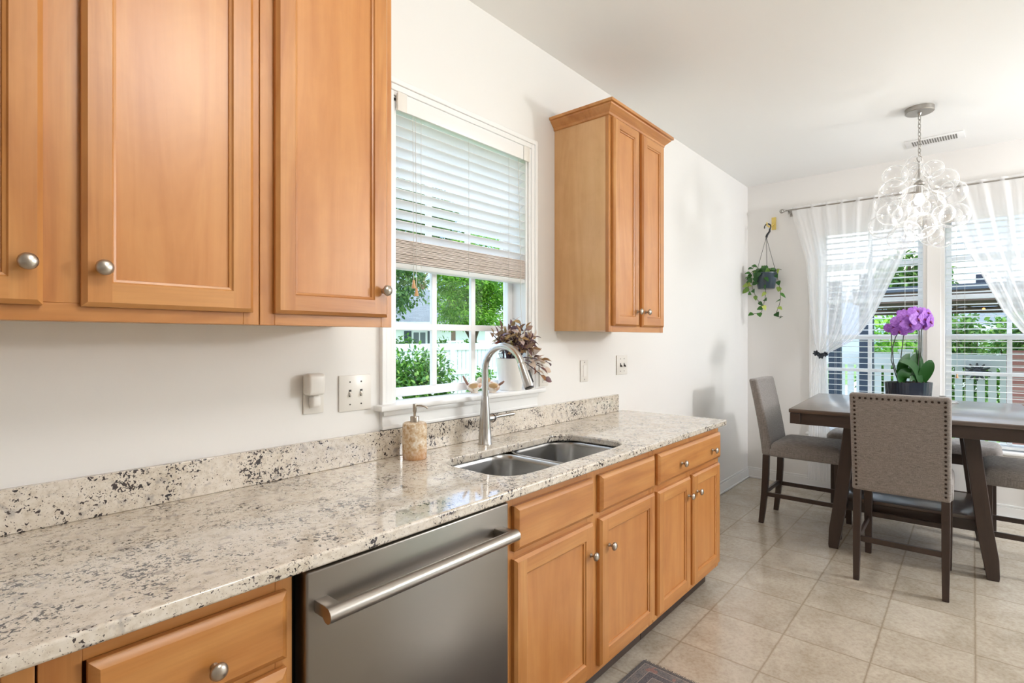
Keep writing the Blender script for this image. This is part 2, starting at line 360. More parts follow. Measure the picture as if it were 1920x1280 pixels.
# kitchen window
wn1 = thing('window_1', 'white framed kitchen window with muntins above the sink', 'window', (1.67, 0, W1[2]), kind='structure')
def casing_ring(m, x0, x1, z1, z0, steps):
    # steps: (inset from outer edge outward start, inset end, thickness)
    for a, b, t in steps:
        m.box(x0+a, x0+b, -t, 0, z0, z1-a); m.box(x1-b, x1-a, -t, 0, z0, z1-a); m.box(x0+b, x1-b, -t, 0, z1-b, z1-a)
m = MB(); casing_ring(m, 1.197, 2.143, 2.360, W1[2]+.008, [(0, .022, .02), (.022, .046, .015), (.046, .062, .010)])
m.build('casing', TRIM, wn1, bevel=.003)
m = MB(); m.box(1.172, 2.168, -.052, .09, W1[2]-.012, W1[2]+.010, .006); m.build('sill', TRIM, wn1)
m = MB(); m.box(1.2, 2.14, -.016, 0, 1.02, W1[2]-.012); m.box(1.2, 2.14, -.026, -.016, W1[2]-.034, W1[2]-.012, .006); m.box(1.2, 2.14, -.02, -.016, 1.02, 1.034, .003); m.build('apron', TRIM, wn1, bevel=.002)
m = MB(); a, b, z0, z1 = W1
for q in ((a, a+.012), (b-.012, b)): m.box(q[0], q[1], 0.0, .15, z0, z1)
m.box(a, b, 0, .15, z1-.012, z1); m.build('jamb', TRIM, wn1)
def sash(x0, x1, z0, z1, y0, y1, cols, rows, parent, st=.036, mw=.028):
    m = MB(); m.box(x0, x0+st, y0, y1, z0, z1).box(x1-st, x1, y0, y1, z0, z1).box(x0+st, x1-st, y0, y1, z0, z0+st).box(x0+st, x1-st, y0, y1, z1-st, z1)
    fr = m.build('sash', VINYL, parent, bevel=.003)
    m = MB(); ym = (y0+y1)/2; X0, X1, Z0, Z1 = x0+st, x1-st, z0+st, z1-st
    for i in range(1, cols): c = X0+(X1-X0)*i/cols; m.box(c-mw/2, c+mw/2, ym-.008, ym+.008, Z0, Z1)
    for i in range(1, rows): c = Z0+(Z1-Z0)*i/rows; m.box(X0, X1, ym-.0075, ym+.0075, c-mw/2, c+mw/2)
    m.build('muntin', VINYL, fr, bevel=.002)
    MB().box(X0-.004, X1+.004, ym-.002, ym+.002, Z0-.004, Z1+.004).build('pane', PANE, fr)
sash(a+.012, b-.012, z0+.02, 1.70, .085, .115, 3, 2, wn1, st=.036)
sash(a+.012, b-.012, 1.67, z1-.012, .118, .145, 3, 2, wn1, st=.036)

# kitchen blind
def hblind(label, x0, x1, ztop, zlast, n, zb, swing, yc, T, stack, width=.05, cords=(), name='window_blind', tassel=True, pull=None):
    """Everything is authored with the blind running along local x, room on the -y side; T puts it in the world."""
    o = thing(name, label, 'blind', (0, 0, 0), local=True); o.matrix_world = T
    m = MB(); m.box(x0, x1, yc-.045, yc-.033, ztop, ztop+.065, .003); m.box(x0+.005, x1-.005, yc-.033, yc+.02, ztop+.012, ztop+.055); hr = m.build('valance', TRIM, o)
    for q in (x0+.02, x1-.02): MB().box(q-.022, q+.022, yc-.05, yc-.045, ztop-.004, ztop+.068, .002).build('valance_clip', PLAST2, hr)
    m = MB(); c, s = math.cos(swing), math.sin(swing)
    for i in range(n):
        z = ztop-.02-(ztop-.02-zlast)*i/(n-1); hw = width/2; t = .0014; prof = []
        for k in range(5): u = -hw+2*hw*k/4; prof.append((u, .0022*(1-(u/hw)**2)))
        top = [(yc+u*c+(v+t)*s, z-u*s+(v+t)*c) for u, v in prof]; bot = [(yc+u*c+(v-t)*s, z-u*s+(v-t)*c) for u, v in prof][::-1]
        m.rings([[(xx, y, zz) for y, zz in top+bot] for xx in (x0+.006, x1-.006)])
    m.build('slat', SLAT, o, angle=60)['label'] = 'white horizontal blind slats'
    if stack:
        m = MB(); k = 0; zz = zb+.022
        while zz < stack:
            dy = random.uniform(-.002, .002); m.box(x0+.006, x1-.006, yc-.025+dy, yc+.025+dy, zz, zz+.0040, .0008, 1); zz += .0052 if k % 5 else .0062; k += 1
        m.build('gathered_slats', STACK, o)['label'] = 'gathered stack of white slats at the bottom of the blind, shade put into their colour'
    m = MB(); m.box(x0+.006, x1-.006, yc-.026, yc+.026, zb, zb+.02, .004); m.build('bottom_rail', SLAT, o)
    for q in cords:
        m = MB()
        for dy in (-.027, .027): m.tube([(q, yc+dy, ztop), (q, yc+dy, zb+.01)], .0009, 5)
        m.build('ladder_cord', CORD, o)
    if pull:
        for (q, zz) in pull:
            m = MB(); m.tube([(q, yc-.034, ztop), (q+.003, yc-.036, zz+.03)], .0011, 5); co = m.build('pull_cord', CORD, o)
            if tassel:
                m = MB(); m.lathe([(.002, .034), (.005, .03), (.0055, .02), (.009, .004), (.0085, 0), (.001, 0)], (q+.003, yc-.036, zz), 12); m.build('tassel', WOODB, co)['label'] = 'small wooden cord tassel'
    return o
bl = hblind('white slatted blind half raised over the kitchen sink window', 1.270, 2.070, 2.242, 1.772, 12, 1.638, .42, .028, Matrix.Identity(4), 1.752, cords=(1.40, 1.67, 1.94), pull=((1.352, 1.562), (1.366, 1.532)))
m = MB(); pts = [(2.0, -.007, 2.24), (2.005, -.009, 2.0), (2.02, -.008, 1.7), (2.015, -.009, 1.55), (2.03, -.008, 1.42), (2.032, -.01, 1.3)]
m.tube(pts, .0014, 6); m.build('tilt_cord', CORD, bl)

# dining window (two double-hung units in one frame), local frame: x along -Y of the room
T2 = Matrix(((0, 1, 0, XF), (-1, 0, 0, 0), (0, 0, 1, 0), (0, 0, 0, 1)))   # local (x,y,z) -> world (XF+y, -x, z)
wn2 = thing('window_2', 'wide white double window behind the dining table', 'window', (0, 0, 0), local=True, kind='structure'); wn2.matrix_world = T2
X0, X1, Z0, Z1 = .612, 2.30, .50, 2.37
m = MB(); casing_ring(m, X0-.066, X1+.066, Z1+.066, Z0+.008, [(0, .022, .02), (.022, .048, .015), (.048, .066, .010)]); m.build('casing', TRIM, wn2, bevel=.003)
m = MB(); m.box(X0-.09, X1+.09, -.05, .09, Z0-.014, Z0+.008, .006); m.build('sill', TRIM, wn2)
m = MB(); m.box(X0-.066, X1+.066, -.016, 0, Z0-.09, Z0-.014); m.build('apron', TRIM, wn2, bevel=.002)
m = MB(); m.box(X0, X0+.014, 0, .15, Z0, Z1).box(X1-.014, X1, 0, .15, Z0, Z1).box(X0+.014, X1-.014, 0, .15, Z1-.014, Z1); m.build('jamb', TRIM, wn2)
MC = 1.447
m = MB(); m.box(MC-.07, MC+.07, .0, .13, Z0, Z1-.014); m.box(MC-.045, MC+.045, -.012, 0, Z0+.008, Z1); m.build('mullion', TRIM, wn2, bevel=.003)
for q0, q1 in ((X0+.014, MC-.07), (MC+.07, X1-.014)):
    sash(q0, q1, Z0+.008, 1.395, .07, .10, 2, 3, wn2, st=.04, mw=.03); sash(q0, q1, 1.36, Z1-.014, .102, .13, 2, 3, wn2, st=.04, mw=.03)
for q0, q1, lab in ((X0+.016, MC-.072, 'open white slat blind in the left half of the dining window'), (MC+.072, X1-.016, 'open white slat blind in the right half of the dining window')):
    hblind(lab, q0, q1, 2.29, .56, 36, .52, .1, .034, T2, None, width=.048, cords=(q0+.12, q1-.12), pull=((q1-.06, 1.0),) if q0 < 1 else ((q0+.07, 1.05),))

# ------------------------------------------------------------------ cabinets
def panel_door(x0, x1, z0, z1, yf, parent, t=.02, st=.058, name='door', label=None):
    m = MB(); b = yf+t
    def ring(o, y): return [(x0+o, y, z0+o), (x1-o, y, z0+o), (x1-o, y, z1-o), (x0+o, y, z1-o)]
    def band(r0, r1):
        for j in range(4):
            k = (j+1) % 4; m.add([r0[j], r0[k], r1[k], r1[j]], [(0, 1, 2, 3)], 1 if j in (0, 2) else 0)
    R = [ring(0, b), ring(0, yf+.008), ring(.009, yf)]
    for i in range(2): band(R[i], R[i+1])
    o1, o2 = .009, st-.009
    # flat face, butt joined: full height stiles, rails between
    for xa, xb in ((x0+o1, x0+o2), (x1-o2, x1-o1)): m.add([(xa, yf, z0+o1), (xb, yf, z0+o1), (xb, yf, z1-o1), (xa, yf, z1-o1)], [(0, 1, 2, 3)], 0)
    for za, zb in ((z0+o1, z0+o2), (z1-o2, z1-o1)): m.add([(x0+o2, yf, za), (x1-o2, yf, za), (x1-o2, yf, zb), (x0+o2, yf, zb)], [(0, 1, 2, 3)], 1)
    R = [ring(st-.009, yf), ring(st-.006, yf+.004), ring(st-.001, yf+.0055), ring(st, yf+.010)]
    for i in range(3): band(R[i], R[i+1])
    m.add(R[-1], [(0, 1, 2, 3)], 2); m.add(ring(0, b), [(3, 2, 1, 0)], 0)
    bmesh.ops.remove_doubles(m.bm, verts=m.bm.verts, dist=1e-6)
    o = m.build(name, [WOODV, WOODH, WOODP], parent, angle=20)
    if label: o['label'] = label
    return o
def slab_front(x0, x1, z0, z1, yf, parent, name='drawer', t=.022):
    m = MB()
    def ring(o, y): return [(x0+o, y, z0+o), (x1-o, y, z0+o), (x1-o, y, z1-o), (x0+o, y, z1-o)]
    m.rings([ring(0, yf+t), ring(0, yf+.010), ring(.004, yf+.006), ring(.014, yf)])
    return m.build(name, WOODH, parent, angle=20)
def knob(x, z, yf, parent, r=.016):
    m = MB(); m.lathe([(.0075, 0), (.0075, .002), (.005, .005), (.0048, .013), (.0085, .017), (r*.85, .0185), (r, .022), (r*.93, .0265), (r*.6, .0305), (.0005, .032)], (x, yf, z), 24, '-y')
    return m.build('knob', NICKEL, parent, angle=60)
def wall_cabinet(label, x0, x1, z0, z1, doors, rail=.03, depth=.312):
    o = thing('wall_cabinet', label, 'cabinet', ((x0+x1)/2, -.001, z0))
    m = MB(); m.box(x0+.001, x1-.001, -depth, -.001, z0+.006, z1); m.build('body', WOODB, o, bevel=.001)
    # face frame
    fs = .038; xs = sorted(doors, key=lambda d: d[0]); m = MB(); yf = -.331
    m.box(x0, x0+fs, yf, -depth, z0, z1, mi=0); m.box(x1-fs, x1, yf, -depth, z0, z1, mi=0)
    for p, q in zip(xs[:-1], xs[1:]): c0, c1 = p[1]-.012, q[0]+.012; m.box(c0, c1, yf, -depth, z0+.036, z1-.036, mi=0)
    m.box(x0+fs, x1-fs, yf, -depth, z0, z0+.036, mi=1); m.box(x0+fs, x1-fs, yf, -depth, z1-.036, z1, mi=1)
    m.build('face_frame', [WOODV, WOODH], o, bevel=.0012)
    for d0, d1, kx in doors:
        d = panel_door(d0, d1, z0+rail, z1-.03, -.352, o); knob(kx, z0+.108, -.352, d)
    return o
wall_cabinet('honey maple wall cabinet cropped by the left edge, two knobs near its centre stile', -.165, .604, 1.397, 2.49, [(-.135, .190, .165), (.248, .584, .280)])
wall_cabinet('single-door honey maple wall cabinet beside the kitchen window, knob at its right edge', .606, 1.008, 1.397, 2.49, [(.640, .983, .962)])
cab = wall_cabinet('small two-door maple wall cabinet with crown moulding right of the kitchen window', 2.306, 2.914, 1.397, 2.49, [(2.330, 2.590, 2.565), (2.628, 2.890, 2.660)])
m = MB()   # crown: profile swept round three sides
pr = [(0, 0), (.006, .004), (.008, .014), (.022, .028), (.034, .040), (.036, .046), (.046, .048), (.046, .062), (0, .062)]
x0, x1, yf, zc = 2.306, 2.914, -.331, 2.463
rs = []
for d, z in pr: rs.append([(x0-d, -.001, zc+z), (x0-d, yf-d, zc+z), (x1+d, yf-d, zc+z), (x1+d, -.001, zc+z)])
for i in range(len(rs)-1):
    for j in range(3): m.add([rs[i][j], rs[i][j+1], rs[i+1][j+1], rs[i+1][j]], [(0, 1, 2, 3)])
m.add(rs[-2], [(0, 1, 2, 3)]); bmesh.ops.remove_doubles(m.bm, verts=m.bm.verts, dist=1e-6); m.build('crown_moulding', WOODH, cab, angle=25)
m = MB(); m.tube([Vector((2.335+.011*math.cos(a), -.006, 1.378+.011*math.sin(a))) for a in [2*PI*k/20 for k in range(20)]], .0014, 6, closed=True); m.box(2.328, 2.342, -.003, 0, 1.380, 1.396)
prop(m.build('adhesive_hook', PLASTIC, loc=(2.335, 0, 1.366)), 'tiny clear ring hook stuck on the wall under the small wall cabinet', 'hook')

FZ0, FZ1 = .10, .884     # base cabinet face frame
def base_cabinet(label, x0, x1, parts, stiles):
    o = thing('base_cabinet', label, 'cabinet', ((x0+x1)/2, -.3, 0))
    m = MB(); m.box(x0+.002, x0+.02, -.59, -.02, FZ0, FZ1-.002).box(x1-.02, x1-.002, -.59, -.02, FZ0, FZ1-.002).box(x0+.02, x1-.02, -.59, -.02, FZ0, FZ0+.02).box(x0+.02, x1-.02, -.03, -.02, FZ0+.02, FZ1-.002); m.build('body', WOODP, o)
    m = MB()
    for s0, s1 in stiles: m.box(s0, s1, -.611, -.59, FZ0, FZ1-.001, mi=0)
    xs = sorted(stiles)
    for p, q in zip(xs[:-1], xs[1:]):
        for za, zb in ((FZ0, FZ0+.03), (.664, .716), (.846, FZ1-.001)): m.box(p[1], q[0], -.6105, -.59, za, zb, mi=1)
    m.build('face_frame', [WOODV, WOODH], o, bevel=.0012)
    m = MB(); m.box(x0+.002, x1-.03 if x1 > 3 else x1-.002, -.55, -.535, 0.001, FZ0); m.build('toe_kick', DARK, o)
    for p in parts:
        kind, a0, a1, b0, b1, ks = p
        if kind == 'door': d = panel_door(a0, a1, b0, b1, -.632, o, t=.021, st=.062)
        else: d = slab_front(a0, a1, b0, b1, -.634, o, kind)
        for kx, kz in ks: knob(kx, kz, -.632 if kind == 'door' else -.634, d)
    return o
base_cabinet('maple base cabinet at the left end of the counter, barely showing at the bottom corner', -.70, .144, [('drawer', -.675, .118, .709, .847, [(-.28, .760)]), ('door', -.675, -.295, .128, .684, [(-.33, .572)]), ('door', -.262, .118, .128, .684, [(-.23, .572)])], [(-.699, -.66), (-.30, -.257), (.105, .143)])
base_cabinet('maple drawer base cabinet left of the dishwasher', .145, .549, [('drawer', .205, .530, .709, .847, [(.388, .760)]), ('drawer', .205, .530, .44, .690, [(.388, .565)]), ('drawer', .205, .530, .13, .42, [(.388, .275)])], [(.146, .20), (.512, .548)])
base_cabinet('maple sink base cabinet with two plain panels over two doors', 1.220, 2.212, [('false_drawer_front', 1.248, 1.695, .708, .848, []), ('false_drawer_front', 1.743, 2.196, .708, .848, []), ('door', 1.248, 1.693, .128, .684, [(1.700-.03, .572)]), ('door', 1.743, 2.196, .128, .684, [(1.800, .572)])], [(1.222, 1.262), (1.675, 1.760), (2.172, 2.211)])
base_cabinet('maple base cabinet at the counter end with one wide drawer over two doors', 2.213, 3.015, [('drawer', 2.232, 2.998, .708, .848, [(2.470, .768), (2.868, .768)]), ('door', 2.229, 2.588, .128, .680, [(2.556, .592)]), ('door', 2.622, 2.990, .128, .680, [(2.664, .592)])], [(2.214, 2.252), (2.575, 2.640), (2.972, 3.014)])

# dishwasher
dw = thing('dishwasher', 'stainless steel dishwasher with a long bar handle under the counter', 'dishwasher', (.885, -.3, 0))
m = MB(); m.box(.553, 1.216, -.58, -.03, .02, .875); m.build('tub', BLACK, dw)
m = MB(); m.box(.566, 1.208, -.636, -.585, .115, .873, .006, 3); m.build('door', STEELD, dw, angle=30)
m = MB(); m.box(.57, 1.205, -.56, -.54, 0.002, .10); m.build('kick_plate', BLACK, dw)
m = MB(); m.tube([(.580, -.692, .797), (1.178, -.692, .797)], .0165, 20)
hd = m.build('handle', STEEL, dw, angle=40)
for q in (.600, 1.160):
    m = MB(); m.box(q-.016, q+.016, -.690, -.634, .783, .811, .003); m.build('handle_mount', STEEL, hd)

# ------------------------------------------------------------------ counter, backsplash, sink
def rrect(x0, x1, y0, y1, r, n=8):
    pts = []
    for cx, cy, a0 in ((x1-r, y1-r, 0), (x0+r, y1-r, PI/2), (x0+r, y0+r, PI), (x1-r, y0+r, 1.5*PI)):
        for k in range(n+1): a = a0+PI/2*k/n; pts.append((cx+r*math.cos(a), cy+r*math.sin(a)))
    return pts
hole = rrect(1.295, 2.085, -.565, -.205, .10, 10)
CT = thing('countertop', 'speckled cream and charcoal granite worktop around the sink', 'countertop', (1.2, -.33, .884))
bm = bmesh.new(); outer = [(-.8, -.655), (3.028, -.655), (3.028, -.0015), (-.8, -.0015)]
def loop(pts, z):
    vs = [bm.verts.new((x, y, z)) for x, y in pts]; return vs, [bm.edges.new((vs[i], vs[(i+1) % len(vs)])) for i in range(len(vs))]
for z in (.884, .914):
    v1, e1 = loop(outer, z); v2, e2 = loop(hole, z); bmesh.ops.triangle_fill(bm, edges=e1+e2, use_beauty=True)
    if z < .9: s1, s2 = v1, v2
    else:
        for A, B in ((s1, v1), (s2, v2)):
            n = len(A)
            for i in range(n): bm.faces.new((A[i], A[(i+1) % n], B[(i+1) % n], B[i]))
m = MB(); m.bm.free(); m.bm = bm
m.build('slab', GRANITE, CT, bevel=.006, angle=30, seg=3)
m = MB(); m.box(-.8, 2.953, -.022, -.0015, .9143, 1.018); m.build('backsplash', GRANITE, CT, bevel=.002)
sk = thing('kitchen_sink', 'double bowl stainless steel sink set under the granite', 'sink', (1.69, -.385, .68))
def bowl(x0, x1, y0, y1, zt, zb, r):
    rs = []
    def R(i, rr, z): return [(x, y, z) for x, y in rrect(x0+i, x1-i, y0+i, y1-i, rr, 8)]
    rs = [R(-.014, r+.014, zt), R(-.004, r+.004, zt), R(.0, r, zt-.003), R(.003, r, zt-.02), R(.010, r*.95, zb+.05), R(.016, r*.9, zb+.025), R(.028, r*.8, zb+.009), R(.048, r*.6, zb)]
    return rs
for bx0, bx1, nm in ((1.285, 1.672, 'left'), (1.704, 2.098, 'right')):
    rs = bowl(bx0, bx1, -.578, -.19, .8835 if nm == 'left' else .8835, .70, .085)
    m = MB(); m.rings(rs, cap0=False, cap1=True); b_ = m.build('bowl', STEELS, sk, angle=50)
    sd = b_.modifiers.new('thickness', 'SOLIDIFY'); sd.thickness = .0012; sd.offset = -1
    cx, cy = (bx0+bx1)/2, -.36
    m = MB(); m.lathe([(.044, .0005), (.044, .003), (.036, .0035), (.03, .0008), (.0005, .0008)], (cx, cy, .70), 24); dr = m.build('drain', CHROME, b_)
    if nm == 'right':
        m = MB()
        for k in range(5): m.tube([(1.80+k*.05, -.50, .71), (1.80+k*.05, -.25, .71)], .002, 6)
        m.tube([(1.79, -.50, .712), (2.01, -.50, .712), (2.01, -.25, .712), (1.79, -.25, .712)], .0025, 6, closed=True); m.build('sink_grid', STEELF, sk)
m = MB(); m.box(1.672, 1.704, -.52, -.245, .862, .8705, .003); m.build('divider', STEELS, sk)

# faucet
fc = thing('kitchen_faucet', 'brushed steel gooseneck pull-down faucet behind the sink', 'faucet', (1.655, -.112, .9142))
fx, fy = 1.655, -.112
m = MB(); m.lathe([(.031, 0), (.031, .003), (.0285, .006), (.0255, .07), (.020, .15), (.0155, .203)], (fx, fy, .9142), 28); m.build('body', STEELF, fc, angle=50)
m = MB(); P = [(fx, fy, 1.117), (fx, fy, 1.20)]; rc = .104; zc = 1.228
for k in range(0, 15): a = PI-(PI*.90)*k/14; P.append((fx, fy-rc-rc*math.cos(a), zc+rc*math.sin(a)))
m.tube(P, .0142, 20); m.build('spout', STEELF, fc, angle=50)
e = Vector(P[-1]); d = (e-Vector(P[-2])).normalized()
m = MB(); m.tube([e-d*.004, e, e+d*.02, e+d*.092, e+d*.098], [.0145, .0165, .0165, .0205, .0195], 24); sh = m.build('spray_head', STEELF, fc, angle=50)
m = MB(); m.tube([e+d*.098, e+d*.104], [.0185, .018], 24); m.build('aerator', BLACK, sh)
side = Vector((.75, -.6, 0)); nrm = (side-d*side.dot(d)).normalized(); c0 = e+d*.058+nrm*.0172
T = Matrix.Translation(c0) @ Matrix((nrm, d.cross(nrm), d)).transposed().to_4x4()
m = MB(T); m.box(-.002, .006, -.008, .008, -.027, .027, .003); m.build('spray_button', BLACK, sh)
m = MB(); m.lathe([(.0135, .0), (.0195, .018), (.0195, .050), (.016, .057), (.006, .061)], (fx, fy, 1.02), 20, 'x'); hb = m.build('handle_hub', STEELF, fc, angle=50)
m = MB(); m.tube([(fx+.043, fy, 1.02), (fx+.046, fy, 1.02)], .0203, 20); m.build('hub_ring', BLACK, hb)
m = MB(); m.tube([(fx+.055, fy, 1.02), (fx+.085, fy-.004, 1.024), (fx+.172, fy-.012, 1.026)], [.007, .0078, .0088], 12); m.build('lever', STEELF, fc, angle=50)

# soap dispenser
sp = thing('soap_dispenser', 'tan stone soap dispenser with chrome pump on the counter', 'soap dispenser', (1.283, -.103, .9143))
t_ = NT('tan_stone'); v = t_.coords((1, 1, 1)); a = t_.noise(v, 60, 5, .7); b = t_.noise(v, 9, 3); sepz = t_.n('ShaderNodeSeparateXYZ'); t_.l(v, sepz.inputs[0])
col = t_.ramp(a, [(.36, S(188, 148, 104)), (.5, S(214, 192, 160)), (.66, S(238, 231, 220))])
rust = t_.math('MULTIPLY', t_.ramp(t_.math('ADD', t_.math('MULTIPLY', sepz.outputs[2], -9), b), [(.0, (0, 0, 0)), (.5, (1, 1, 1))]), .55)
col = t_.mix(rust, col, S(188, 122, 62)); TAN = t_.princ(col, .6, bump=a, bstr=.4, bdist=.002)
m = MB(); m.lathe([(.042, 0), (.0445, .004), (.0455, .03), (.0455, .118), (.044, .131), (.036, .136), (.012, .1365)], (1.283, -.103, .9143), 32); m.build('bottle', TAN, sp, angle=50)
m = MB(); m.lathe([(.0165, .136), (.0165, .156), (.015, .158), (.006, .159)], (1.283, -.103, .9143), 24); cp_ = m.build('collar', NICKEL, sp, angle=40)
m = MB(); m.lathe([(.005, .158), (.005, .172), (.0075, .176), (.0075, .202), (.007, .204), (.0005, .2042)], (1.283, -.103, .9143), 18); m.tube([(1.283, -.103, 1.112), (1.300, -.122, 1.112), (1.311, -.136, 1.107), (1.314, -.140, 1.100)], [.0042, .004, .0036, .0034], 10); m.build('pump', NICKEL, sp, angle=50)

# wall plates
def plate(name, label, x0, x1, z0, z1, cat='wall plate'):
    o = thing(name, label, cat, ((x0+x1)/2, -.0005, z0))
    MB().box(x0, x1, -.007, -.0005, z0, z1, .003).build('plate', PLAST2, o); return o
def toggle(o, x, z, up=False, mat=None, dark=False):
    m = MB(); m.box(x-.005, x+.005, -.0078, -.006, z-.0125, z+.0125); s = m.build('slot', SLOT if dark else PLAST2, o)
    m = MB(); s_ = 1 if up else -1; m.hexa([(x-.004, -.007, z-.006), (x+.004, -.007, z-.006), (x+.004, -.007, z+.006), (x-.004, -.007, z+.006)], [(x-.0035, -.019, z+s_*.009-.004), (x+.0035, -.019, z+s_*.009-.004), (x+.0035, -.019, z+s_*.009+.004), (x-.0035, -.019, z+s_*.009+.004)]); m.build('toggle', mat or PLAST2, o)
def screws(o, x, zs):
    for z in zs:
        m = MB(); m.lathe([(.003, 0), (.003, .001), (.0005, .0016)], (x, -.0068, z), 10, '-y'); m.build('screw', SLOT, o)
p = plate('switch_plate', 'double toggle switch plate just left of the kitchen window', 1.026, 1.158, 1.104, 1.232, 'light switch')
for q in (1.069, 1.115): toggle(p, q, 1.168, dark=True); screws(p, q, (1.128, 1.208))
p = plate('outlet_plate', 'wall outlet under the left cabinets behind a white plug-in', .894, .968, 1.110, 1.238, 'outlet')
MB().box(.915, .947, -.0085, -.006, 1.128, 1.158, .002).build('receptacle', PLAST2, p)
pl = thing('plug_in_night_light', 'rounded white plug-in device in the outlet under the left cabinets', 'night light', (.926, -.02, 1.165))
MB().box(.889, .952, -.052, -.0075, 1.175, 1.247, .012, 4).build('housing', PLASTIC, pl, angle=50)
MB().box(.909, .941, -.040, -.0075, 1.134, 1.174, .010, 4).build('plug_base', PLASTIC, pl, angle=50)
p = plate('switch_plate', 'narrow blank-looking rocker plate between the window and the wall-cabinet side', 2.552, 2.628, 1.117, 1.240, 'light switch'); p['label'] = 'slim single rocker plate on the wall below the small wall cabinet'
MB().box(2.573, 2.607, -.010, -.006, 1.146, 1.211, .002).build('rocker', PLASTIC, p); screws(p, 2.59, (1.13, 1.228))
p = plate('switch_plate', 'rightmost wall plate, two toggles with dark levers', 2.957, 3.090, 1.136, 1.258, 'light switch')
for q in (3.0, 3.046): toggle(p, q, 1.197, up=False, mat=SLOT, dark=True); screws(p, q, (1.158, 1.236))
p = plate('outlet_plate', 'small outlet beside the window sill behind the leafy pot', 2.172, 2.247, 1.118, 1.238, 'outlet')
for zz in (1.150, 1.206):
    MB().box(2.193, 2.226, -.0085, -.006, zz-.015, zz+.015, .003).build('receptacle', PLAST2, p)
    for dx in (-.006, .006): MB().box(2.2095+dx-.001, 2.2095+dx+.001, -.0092, -.0082, zz-.005, zz+.005).build('slot', SLOT, p)

# ------------------------------------------------------------------ foliage helpers
def leaf_batch(P, D, N, L, Wd, curl=.15, fold=.12, shape='oval'):
    """Vectorised leaves: base P, direction D, normal N, length L, width Wd -> verts, faces."""
    n = len(P); D = D/np.linalg.norm(D, axis=1, keepdims=True); X = np.cross(D, N); X /= np.linalg.norm(X, axis=1, keepdims=True)+1e-9; N = np.cross(X, D)
    prof = {'oval': [(0, .04), (.22, .8), (.5, 1), (.78, .68), (1, .03)], 'heart': [(-.06, .5), (.15, 1), (.42, .92), (.75, .48), (1, .02)], 'lance': [(0, .08), (.3, 1), (.6, .8), (1, .02)], 'round': [(0, .12), (.2, .75), (.5, 1), (.8, .78), (1, .2)], 'tri': [(0, .1), (.35, 1), (1, .02)]}[shape]
    k = len(prof); V = np.zeros((n, k*3, 3))
    for i, (s, wv) in enumerate(prof):
        c = P+D*(L*s)[:, None]-N*(curl*L*s*s)[:, None]; h = X*(Wd*.5*wv)[:, None]
        V[:, i*3] = c-h+N*(fold*Wd*wv)[:, None]; V[:, i*3+1] = c; V[:, i*3+2] = c+h+N*(fold*Wd*wv)[:, None]
    F = []
    for j in range(n):
        b = j*k*3
        for i in range(k-1):
            a = b+i*3; F.append((a, a+1, a+4, a+3)); F.append((a+1, a+2, a+5, a+4))
    return V.reshape(-1, 3), F
def rvec(n): v = rng.normal(size=(n, 3)); return v/np.linalg.norm(v, axis=1, keepdims=True)
def merge(parts):
    V, F, o = [], [], 0
    for v, f in parts: V.append(v); F += [tuple(i+o for i in q) for q in f]; o += len(v)
    return np.vstack(V), F
def bush(centers, n, L, Wd, shape='oval', flat=1.0, shell=.55, droop=.3):
    """centers: list of (center, radii). Leaves scattered in the outer part of each ellipsoid."""
    tot = sum(r[0]*r[1]*r[2] for c, r in centers)**1 ; parts = []
    for c, r in centers:
        k = max(8, int(n*(r[0]*r[1]*r[2])/tot)); d = rvec(k); rad = shell+(1-shell)*rng.random(k)**.6
        bumpy = 1+.12*np.sin(d[:, 0]*9+c[0])*np.sin(d[:, 2]*8+c[1])
        P = np.array(c)+d*np.array(r)*(rad*bumpy)[:, None]; D = d*.6+rvec(k)*.8; D[:, 2] -= droop; D[:, 2] *= flat; N = rvec(k)*.7+d*.5+np.array([0, 0, .8])
        parts.append(leaf_batch(P, D, N, L*(.6+.8*rng.random(k)), Wd*(.6+.8*rng.random(k)), shape=shape))
    return merge(parts)

